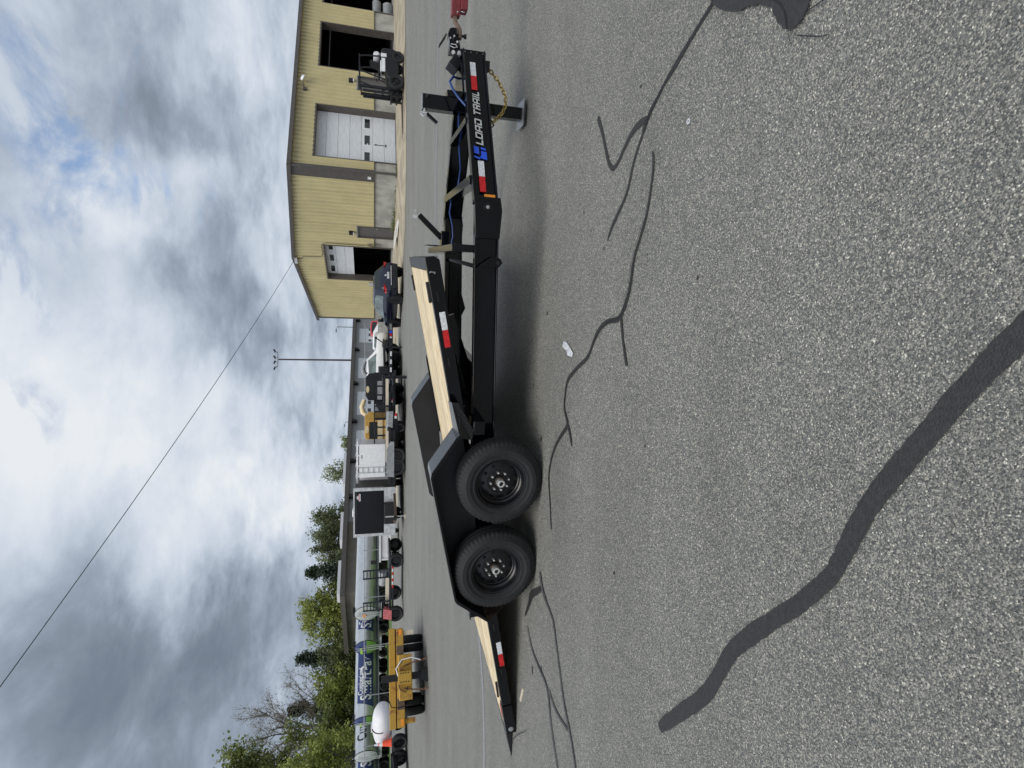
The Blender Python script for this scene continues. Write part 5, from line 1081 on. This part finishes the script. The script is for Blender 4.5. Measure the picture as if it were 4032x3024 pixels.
# white utility truck front behind it
ut = thing('utility_truck', 'small white truck front with two square mirrors behind the ramps', 'truck', (-9.6, 32.6, 0), R(4))
MB().box(-.85, .85, 0, 2.2, .45, 1.12).build('body', white, ut, bevel=.03); MB().box(-.98, .9, -.10, .02, 1.08, 1.18).box(-.90, -.80, -.06, .04, .5, 1.08).box(.75, .85, -.06, .04, .5, 1.08).build('front_frame', white, ut)
MB().box(-.62, .6, -.02, -.003, .68, 1.04).build('front_panel', white_dull, ut)
for s_ in (-1, 1):
    MB().bar((s_ * .8, 0, 1.15), (s_ * .95, -.1, 1.42), .03, .03).build('mirror_arm', dark, ut); MB().box(s_ * .95 - .11, s_ * .95 + .11, -.16, -.08, 1.36, 1.66).build('mirror', dark if s_ < 0 else white, ut, bevel=.02)
for s_ in (-1, 1): wheel_simple(ut, s_ * .7, .5, .34, .34, .2, s_, spokes=0, axis='x')

# rusty yellow tag trailer, front view
yt = thing('rusty_yellow_trailer', 'rusty yellow heavy trailer seen head on with chains and dark jack', 'trailer', (-8.55, 15.85, 0), R(26)); yt.scale = (0.915, 1, 1)
MB().box(-1.42, 1.42, -.02, .18, .865, 1.045).build('top_beam', rusty_y, yt, bevel=.012); MB().box(-1.40, 1.40, -.06, .16, .625, .835).build('lower_beam', rusty_y, yt, bevel=.012)
MB().box(-1.39, 1.39, .0, .15, .835, .865).build('painted_shadow_gap', hole_m, yt)  # solid near-black bar, painted shade between the two beams
MB().box(-.92, -.60, -.066, -.0605, .63, .83).box(.62, .88, -.066, -.0605, .63, .83).build('rust_patch', rust, yt)
for s_ in (-1, 1): MB().box(s_ * 1.25 - .07, s_ * 1.25 + .07, .0, .12, .33, .624).build('side_post', lumber if s_ > 0 else rusty_y, yt)
MB().box(-.62, .62, -.80, -.061, .44, .80).build('tongue_box', rusty_y, yt, bevel=.015); MB().box(-.17, .17, -1.02, -.801, .47, .83).build('drawbar', rusty_y, yt, bevel=.01)
for z in (.55, .62, .69, .76):
    for x in (-.12, .12): MB().cyl((x, -1.021, z), (x, -1.03, z), .018, n=8).build('adjuster_hole', dark, yt)
MB().box(-.095, .095, -.72, -.52, .10, 1.28).build('jack', dark, yt); MB().box(-.20, .20, -.85, -.40, .0, .06).box(-.15, .15, -.8, -.45, .061, .20).build('jack_foot', dark, yt)
chain([(.30, -.82, .66), (.38, -.86, .40), (.42, -.9, .12), (.46, -.95, .02)], 'safety_chain', rustchain, yt, .010, .075)
chain([(-.30, -.82, .66), (-.36, -.86, .40), (-.38, -.9, .14), (-.36, -.95, .02)], 'safety_chain', rustchain, yt, .010, .075)
MB().tube([(.05, -.82, .83), (.25, -.86, .88), (.48, -.88, .72), (.52, -.9, .45), (.42, -.9, .20)], .016, 7).build('air_hose', white_dull, yt, smooth=60)
MB().tube([(.10, -.82, .84), (.28, -.85, .85), (.46, -.86, .70)], .013, 7).tube([(-.10, -.82, .83), (-.32, -.86, .78), (-.40, -.86, .62), (-.26, -.86, .56)], .014, 7).tube([(-.62, -.3, 1.06), (-.80, -.2, 1.0), (-.86, -.10, .80), (-.84, -.08, .64)], .014, 7).build('hose', dark, yt, smooth=60)
MB().box(-1.35, -1.17, -.070, -.0605, .66, .74).box(1.20, 1.36, -.070, -.0605, .67, .76).build('marker_light', amber, yt)
MB().box(-.9, .9, .3, 4.5, .62, .84).build('bed_frame', dark, yt)
for s_ in (-1, 1):
    for k in (0, 1):
        for j in (0, 1): wheel_simple(yt, s_ * (.78 + j * .28), 0.85 + k * 1.1, .43, .43, .25, s_, spokes=0, axis='x')
# water tank trailer with cone
wt2 = thing('tank_trailer', 'low dark flatbed trailer under the white plastic tank', 'trailer', (-15.9, 25.5, 0), R(-8))
MB().box(-2.4, 2.6, -1.0, 1.0, .55, .68).build('deck', grey, wt2); MB().box(-1.6, -.2, -1.0, -.952, .44, .70).build('side_rail', dark, wt2); tandem(wt2, -.5, 1.05, n=2, sp=.8, rad=.36)
MB().box(-1.4, -.7, -1.15, -.96, .42, .74).build('side_box', fkm, wt2)
wk = thing('water_tank', 'white plastic water tank held by a black strap', 'tank', (-15.85, 25.5, .682), R(-8))
B = MB(); B.lathe([(0, -.98), (.14, -.96), (.27, -.87), (.38, -.68), (.45, -.38), (.48, 0.0), (.46, .35), (.41, .62), (.31, .83), (.16, .95), (0, .98)], (0, 0, .40), (1, 0, 0.0), 30); B.v = [(x, y * 1.3, max(0.0, z)) for x, y, z in B.v]; B.build('tank_shell', white_dull, wk, smooth=45)
MB().tube([(.05 - .12 * math.sin(a), -.64 * math.cos(a), .40 + .495 * math.sin(a)) for a in [PI * i / 14 for i in range(15)]], .022, 5).build('strap', dark, wk); MB().cyl((-.12, 0, .86), (-.12, 0, .93), .20, n=16).build('lid', white_dull, wk)
tcn = thing('traffic_cone', 'orange traffic cone with white collars on the tank trailer', 'cone', (-16.35, 24.82, .682), 0)
MB().cyl((0, 0, .03), (0, 0, .42), .17, .10, 16).box(-.19, .19, -.19, .19, 0, .03).build('cone_body', cone_o, tcn, smooth=40); MB().cyl((0, 0, .422), (0, 0, .56), .10, .075, 16).build('collar', white, tcn, smooth=40); MB().cyl((0, 0, .562), (0, 0, .60), .073, .065, 16).build('cone_band', cone_o, tcn, smooth=40)
MB().cyl((0, 0, .602), (0, 0, .78), .062, .035, 12).build('cone_top', white, tcn, smooth=40)
lt = thing('flatbed_trailer', 'dark trailer end with black tyres at the left edge of the lot', 'trailer', (-17.35, 24.0, 0), R(-12))
MB().box(-1.6, .55, -.9, .9, .5, .64).build('deck', black_far, lt); tandem(lt, -.1, 1.0, n=1, rad=.37); MB().box(.1, .5, -.95, -.905, .50, .75).build('tail_panel', dark, lt)

# ------------------------------------------------------------------ fuel tankers beyond the fence
def tanker(label, loc, rz, body, head, navy_from=None, words=None, head2=None):
    """local +x runs from the rear head to the nose"""
    t = thing('tanker_trailer', label, 'tanker', loc, rz, 'fuel tankers parked beyond the fence'); RT = 1.06; ZC = 2.18; LN = 12.0
    prof = [(0.0, -.22), (.55, -.19), (.90, -.09), (RT, 0.0)]
    MB().lathe(prof[::-1], (0, 0, ZC), (1, 0, 0), 40).build('tank_head', head, t, smooth=40) if not head2 else None
    if head2:
        for nm, mt_, lo, hi in (('tank_head', head, 0, PI), ('tank_head', head2, PI, 2 * PI)):
            B = MB(); n = 20
            for i in range(n + 1):
                a = lo + (hi - lo) * i / n
                for r__, h in prof: B.v.append((h, -math.cos(a) * r__, ZC + math.sin(a) * r__))
            for i in range(n):
                for j in range(3): B.f.append((i * 4 + j, i * 4 + j + 1, i * 4 + 5 + j, i * 4 + 4 + j))
            B.build(nm, mt_, t, smooth=50)
        B = MB(); B.add([(-.235, .62, ZC + .55), (-.235, -.30, ZC + .62), (-.235, -.38, ZC + .40), (-.235, .70, ZC + .33)], [(0, 1, 2, 3)]); B.build('lime_band', lime, t, fix=False)
    MB().lathe([(RT + .03, -.03), (RT + .03, .05), (RT, .05)], (0, 0, ZC), (1, 0, 0), 40).build('head_ring', dark, t, smooth=40)
    MB().lathe([(RT, .05), (RT, LN), (.8, LN + .2), (0, LN + .25)], (0, 0, ZC), (1, 0, 0), 40).build('tank_shell', body, t, smooth=40)
    if navy_from:
        a0, a1 = navy_from; B = MB(); n = 14
        for x in (a0, a1):
            for i in range(n + 1): a = R(-38) + R(86) * i / n; B.v.append((x + (0.5 * i / n), -math.cos(a) * (RT + .012), ZC + math.sin(a) * (RT + .012)))
        for i in range(n): B.f.append((i, i + 1, n + 2 + i, n + 1 + i))
        B.build('navy_wrap', tank_navy, t, smooth=60)
        B = MB()
        for x in (a0 + .5, a0 + 1.5):
            for i in range(n + 1): a = R(-10) + R(52) * i / n; B.v.append((x + 4.6 + 1.2 * (i / n) ** 1.5, -math.cos(a) * (RT + .02), ZC + math.sin(a) * (RT + .02)))
        for i in range(n): B.f.append((i, i + 1, n + 2 + i, n + 1 + i))
        B.build('lime_swoosh', lime, t, smooth=60)
    def wrap(body_, x0, wid, a0, kz, mt_):
        v, f = text_geo(body_, bold=0.015); k = wid / max(p[0] for p in v); B = MB()
        B.add([(x0 + x * k, -math.cos(a0 + y * k * kz / RT) * (RT + .026), ZC + math.sin(a0 + y * k * kz / RT) * (RT + .026)) for x, y in v], f); B.build('lettering', mt_, t, fix=False)
    for w_ in words or []: wrap(*w_)
    MB().box(0.3, LN, -.5, .5, .98, 1.12).build('frame', grey, t); MB().box(.2, .35, -1.1, 1.1, .75, .95).build('bumper', alu, t)
    for k in range(4):
        x = (1.2, 2.5, 9.6, 10.9)[k]
        for sd_ in (1, -1): wheel_simple(t, x, sd_ * .95, .5, .5, .3, sd_, hub=alu, spokes=0)
    MB().bar((-.28, -.35, .9), (-.28, -.35, 3.2), .04, .04).bar((-.28, .0, .9), (-.28, .0, 3.2), .04, .04).build('ladder_rail', alu, t)
    for k in range(7): MB().bar((-.28, -.35, 1.1 + k * .3), (-.28, 0, 1.1 + k * .3), .03, .03).build('ladder_rung', alu, t)
    MB().box(.0, .6, -.3, .3, ZC + RT - .01, ZC + RT + .16).build('manhole_box', dark, t)
    return t
head_grey = mat('tank_end_grey', (0.40, 0.42, 0.42), 0.45)
PHI = R(58)
tanker('plain silver fuel tanker with grey end and orange placard', (-21.9, 52.5, 0), PHI, tank_s, head_grey)
pc = [o for o in bpy.data.objects if o.name.startswith('tanker_trailer')][0]
MB().box(-.30, -.235, -.25, .15, 2.2, 2.5).build('placard', amber, pc)
LT = [('Cumberland', 1.9, 2.5, R(17), 1.3, white), ('FARMS', 2.6, 1.2, R(6), 1.1, white), ('SmartPay', 1.4, 4.0, R(-24), 1.35, white)]
tanker('silver tanker with navy wrap behind the two upright ramps, right of its twin', (-25.6, 53.5, 0), PHI, tank_s, tank_navy, (1.0, 9.5), LT, green_h)
tanker('silver tanker with navy wrap lettered SmartPay behind the yellow trailer', (-31.2, 51.0, 0), R(50), tank_s, tank_navy, (0.8, 9.8), LT, green_h)
tanker('silver tanker with black lettering and grey end above the orange cone', (-35.2, 52.0, 0), PHI, tank_s, head_grey, None, [('Cumberland', 1.0, 4.4, R(0), 1.5, dark)])
tanker('silver tanker with navy wrap cut by the left edge of the photo', (-38.2, 52.0, 0), PHI, tank_s, tank_navy, (0.6, 9.5), LT, green_h)
tag(MB().box(-70, -16.0, 46, 75, -.02, .02).build('grass_verge', grass_m), kind='structure')

# ------------------------------------------------------------------ warehouse behind
wh_ = thing('warehouse', 'long low grey warehouse with white roll doors and dark roof edge', 'building', (-22.6, 60.0, 0), math.atan2(38, 34.5))
WL = 62.0
MB().box(0, 9.0, .02, 14, 0, 4.6).build('brown_wall', ware_dk, wh_)
k = 0; x = 9.0
DRS = [(20.5, 24.3), (27.2, 32.0), (35.2, 40.0), (44.0, 48.5), (52.0, 57.0)]
while x < WL:
    mid = x + .5; nx = min(WL, x + 1.0); z0 = 0.0
    MB().box(x + .004, nx - .004, .0, .06, .0, 4.6).build('siding_panel', ware, wh_) if not any(a < mid < b for a, b in DRS) else MB().box(x, nx, .0, .06, 3.9, 4.6).build('siding_panel', ware, wh_)
    x = nx
MB().box(9.0, WL, .07, 14, 0, 4.6).build('wall_core', ware, wh_)
for a, b in DRS:
    for q in range(6): MB().box(math.floor(a - .5) + 1.5 - .5, math.floor(b - .5) + .5 + .5, .062, .068, q * .65 + .01, q * .65 + .64).build('door_section', door_w, wh_)
    for q in range(3): cx = a + (b - a) * (q + .5) / 3; MB().box(cx - .35, cx + .35, .05, .0615, 1.9, 2.35).build('door_window', glass_d, wh_)
MB().box(-.5, WL + .5, -.5, 14.5, 4.602, 4.75).build('roof', trim, wh_); MB().box(-.52, WL + .52, -.56, -.501, 4.5, 5.0).build('fascia', trim, wh_); MB().box(-.56, -.521, -.5, 14.5, 4.5, 5.0).build('fascia', trim, wh_)
for x in (12.5, 18.2, 25.5, 33.5, 41.8, 50.0): MB().prism([(-.5, 4.5), (-.5, 4.1), (-.15, 3.75), (-.06, 3.75), (-.06, 4.5)], x - .22, x + .22, 'x').build('wall_lamp', dark, wh_)
for x, ln in ((1.5, 4.2), (8.5, 4.0), (17.0, 5.5)): MB().box(x, x + ln, 3, 5, 4.752, 5.55).build('roof_unit', white, wh_)
MB().box(16.0, 17.0, -.13, -.07, 2.2, 3.0).build('red_sign', pickup_r, wh_)

# ------------------------------------------------------------------ light poles and wire
def lamp_pole(label, loc, h, heads, group=None):
    t = thing('light_pole', label, 'light pole', loc)
    MB().cyl((0, 0, 0), (0, 0, h), .17 * h / 16, .12 * h / 16, 10).build('pole', pole_m, t, smooth=40)
    n = heads
    if n == 4:
        MB().tube([(-1.45, 0, h + .55), (-1.40, 0, h + .25), (-1.0, 0, h + .2), (1.0, 0, h + .2), (1.40, 0, h + .25), (1.45, 0, h + .55)], .05, 6).cyl((0, 0, h), (0, 0, h + .2), .08, n=8).build('cross_arm', pole_m, t)
        for x in (-1.75, -.55, .45, 1.70):
            MB().bar((x * .84, 0, h + .2), (x * .9, 0, h + .62), .06, .06).build('bracket', pole_m, t); B = MB(); B.box(-.32, .32, -.25, .25, -.12, .12); B.xf(Matrix.Translation((x, 0, h + .80)) @ Matrix.Rotation(R(-28 if x > 0 else 24), 4, 'Y')); B.build('flood_head', dark, t)
    else:
        MB().bar((0, 0, h), (-.8, 0, h + .15), .06, .06).box(-1.2, -.5, -.15, .15, h + .1, h + .28).build('flood_head', dark, t)
    return t
lamp_pole('tall brown pole with four flood lamps standing behind the warehouse', (4.85, 113.0, 0), 19.6, 4)
lamp_pole('thin distant light pole just left of the tan building', (12.4, 121.0, 0), 9.2, 1)
lamp_pole('tiny far light pole rising above the middle of the warehouse roof', (-9.6, 140.0, 0), 8.4, 1)
P0 = Vector((8.25, 36.6, 6.30)); P1 = Vector((-8.2, 17.5, 11.3)); B = MB(); pts = []
for i in range(60):
    t_ = i / 50; p = P0.lerp(P1, t_); p.z -= 0.9 * 4 * t_ * (1 - t_) * .28; pts.append(p)
tag(B.tube(pts, .013, 6).build('power_line', wire_m, smooth=60), 'black overhead cable running from the gable peak up across the sky', 'cable')

# ------------------------------------------------------------------ trees
def limb(B, p, d, ln, r_, rnd, n=5, bend=.25, up=.0):
    pts = [p.copy()]; rs = [r_]; d = d.normalized()
    for i in range(n):
        d = (d + Vector((rnd.uniform(-bend, bend), rnd.uniform(-bend, bend), rnd.uniform(-bend, bend) + up)) * .5).normalized(); p = p + d * ln / n; pts.append(p.copy()); rs.append(r_ * (1 - .75 * (i + 1) / n))
    B.tube(pts, rs, 5); return pts, d
def leafquad(L_, c, s_, rnd):
    n = Vector((rnd.gauss(0, 1), rnd.gauss(0, 1), rnd.gauss(0, 1) + .4)).normalized(); x = n.orthogonal().normalized(); a = rnd.uniform(0, 2 * PI)
    x, y = x * math.cos(a) + n.cross(x) * math.sin(a), n.cross(x) * math.cos(a) - x * math.sin(a); s2 = s_ * rnd.uniform(.5, 1.0)
    L_.add([c - x * s_ * .5 - y * s2 * .15, c - y * s2 * .5, c + x * s_ * .5 + y * s2 * .15, c + y * s2 * .5], [(0, 1, 2, 3)])
def broad(name, label, loc, h, wd, mt_, seed, dens=1.0, leaf=.34, clump=1.0, bare=False, base=.25, group='trees beyond the tankers'):
    rnd = random.Random(seed); t = thing(name, label, 'tree', loc, rnd.uniform(0, 6), group); B = MB(); L_ = MB(); th_ = h * base
    mp, _ = limb(B, Vector((0, 0, 0)), Vector((0, 0, 1)), h * (.72 if bare else .93), h * .019, rnd, 7, .12)
    nl = 13 if bare else 16; tips = [] if bare else mp[4:] + [(mp[i].lerp(mp[i + 1], .5)) for i in (4, 5, 6)] * 2
    for i in range(nl):
        z = th_ + (h * (.66 if bare else .80) - th_) * (i / nl) ** .9; a = i * 2.4 + rnd.uniform(-.4, .4); k = (z - th_) / (h - th_)
        d = Vector((math.cos(a), math.sin(a), .55 + k * 1.1)); ln = wd * .5 * (1.08 - .35 * k) * rnd.uniform(.8, 1.15)
        pts, d1_ = limb(B, Vector((0, 0, z)), d, ln, h * (.007 if bare else .010) * (1.1 - k * .6), rnd, 5, .3, .12)
        for j in range(7 if bare else 5):
            q = pts[rnd.randint(1, 5)]; d2 = (d1_ + Vector((rnd.gauss(0, .8), rnd.gauss(0, .8), rnd.gauss(.3, .6)))).normalized(); p2, d3 = limb(B, q, d2, ln * rnd.uniform(.35, .6), h * (.0026 if bare else .0042), rnd, 4, .35, .1); tips.append(p2[-1]); tips.append(p2[2])
            if bare:
                for m_ in range(8): p3, _ = limb(B, p2[rnd.randint(1, 4)], d3 + Vector((rnd.gauss(0, .8), rnd.gauss(0, .8), rnd.gauss(.2, .6))), ln * rnd.uniform(.18, .34), h * .0013, rnd, 3, .35); tips += p3[1:]
        tips.append(pts[-1])
    for p in tips:
        n = int((4 if bare else 30) * dens * rnd.uniform(.6, 1.4)); cr = clump * rnd.uniform(.6, 1.1) * (0.5 if bare else 1)
        for _ in range(n): leafquad(L_, p + Vector((rnd.gauss(0, .48), rnd.gauss(0, .48), rnd.gauss(0, .38))) * cr, leaf * rnd.uniform(.6, 1.3), rnd)
    B.build('trunk', bark, t, smooth=60); L_.build('crown', mt_, t, fix=False); return t
def conifer(label, loc, h, wd, seed, group='trees beyond the tankers', base=.12):
    rnd = random.Random(seed); t = thing('conifer_tree', label, 'tree', loc, rnd.uniform(0, 6), group); B = MB(); L_ = MB()
    B.tube([(0, 0, 0), (0, 0, h * .5), (0, 0, h)], [h * .018, h * .011, .02], 7)
    z = h * base; 
    while z < h * .985:
        k = (z / h - base) / (1 - base); rad = wd * .5 * (1 - k) ** .75 * (0.75 + .25 * min(1, k * 5)); nb = 7
        for i in range(nb):
            a = rnd.uniform(0, 2 * PI); ln = rad * rnd.uniform(.55, 1.2) + .2; d = Vector((math.cos(a), math.sin(a), rnd.uniform(.0, .35) + k * .4))
            pts, _ = limb(B, Vector((0, 0, z)), d, ln, .045, rnd, 4, .12, .05)
            for q in range(1, 5):
                for _ in range(int(7 + 6 * (1 - k))):
                    c = pts[q] + Vector((rnd.gauss(0, .24), rnd.gauss(0, .24), rnd.gauss(-.05, .16))); leafquad(L_, c, .34 * rnd.uniform(.6, 1.2), rnd)
        z += h * .033 * rnd.uniform(.7, 1.3)
    B.build('trunk', bark, t, smooth=60); L_.build('crown', leaf_pine, t, fix=False); return t
def tp(V, y, D):                                   # world x and height of a thing seen at image row y, column V, D metres off
    return (1512 - y) / 2160.0 * D
D1 = 78.0
broad('broadleaf_tree', 'tallest green broadleaf tree at the left edge of the photo', (tp(0, 3005, 66), 66, 0), 18.0, 10.5, leaf_olive, 3, 2.6, .36, 1.45, base=.10)
broad('broadleaf_tree', 'bright yellow green broadleaf tree under the tallest tree', (tp(0, 2960, 60), 60, 0), 8.6, 7.0, leaf_spring, 21, 1.3, .28, .9, base=.1)
broad('bare_tree', 'tall nearly bare spreading tree with small brown buds', (tp(0, 2835, D1), D1, 0), 20.0, 13.5, leaf_bud, 8, 1.0, .15, .9, True, base=.22)
conifer('dark conifer beside the bare tree, second from the left', (tp(0, 2752, D1 + 4), D1 + 4, 0), 13.6, 6.2, 5)
conifer('dark conifer in the middle between two yellow green trees', (tp(0, 2560, D1 + 2), D1 + 2, 0), 12.0, 5.6, 6)
conifer('dark conifer nearest the warehouse end', (tp(0, 2235, D1), D1, 0), 10.6, 4.6, 7)
broad('broadleaf_tree', 'low yellow green tree in front of the conifers', (tp(0, 2690, D1 - 6), D1 - 6, 0), 8.0, 5.6, leaf_spring, 9, 1.2, .28, .9, base=.15)
broad('broadleaf_tree', 'round olive green tree over the silver tanker', (tp(0, 2395, D1 - 2), D1 - 2, 0), 9.9, 7.2, leaf_spring, 10, 1.5, .30, 1.0, base=.3)
broad('broadleaf_tree', 'small olive tree between the conifer and the warehouse', (tp(0, 2300, D1), D1, 0), 7.4, 4.6, leaf_olive, 14, 1.1, .28, .8, base=.2)
broad('broadleaf_tree', 'green bushy tree showing over the brown end of the warehouse', (tp(0, 2150, 96), 96, 0), 9.9, 7.6, leaf_mid, 12, 1.3, .32, 1.0, base=.2)
broad('broadleaf_tree', 'wide green tree over the warehouse behind the cargo trailer', (tp(0, 2050, 100), 100, 0), 10.4, 8.4, leaf_mid, 13, 1.3, .32, 1.0, base=.2)
broad('broadleaf_tree', 'pale budding tree over the warehouse above the white ladder box', (tp(0, 1855, 110), 110, 0), 10.6, 5.6, leaf_olive, 15, .35, .30, 1.0, base=.3)
broad('broadleaf_tree', 'small green tree top peeking over the warehouse roof', (tp(0, 1740, 112), 112, 0), 7.6, 3.8, leaf_olive, 16, .7, .28, .8, base=.3)
UL = ['brushy olive undergrowth tree beneath the tallest tree', 'brushy olive undergrowth tree beneath the bare tree', 'brushy olive undergrowth tree between the bare tree and the middle conifer',
      'brushy olive undergrowth tree beneath the middle conifer', 'brushy olive undergrowth tree beneath the round yellow green tree']
for i, (y, D, h, wd) in enumerate(((2920, 70, 7.5, 7), (2790, 72, 7.0, 7.5), (2640, 75, 6.6, 7.5), (2520, 76, 6.4, 7), (2430, 77, 6.2, 6))):
    broad('understory_tree', UL[i], (tp(0, y, D), D, 0), h, wd, leaf_mid, 60 + i, 1.0, .30, 1.0, base=.08, group='understory trees beyond the tankers')
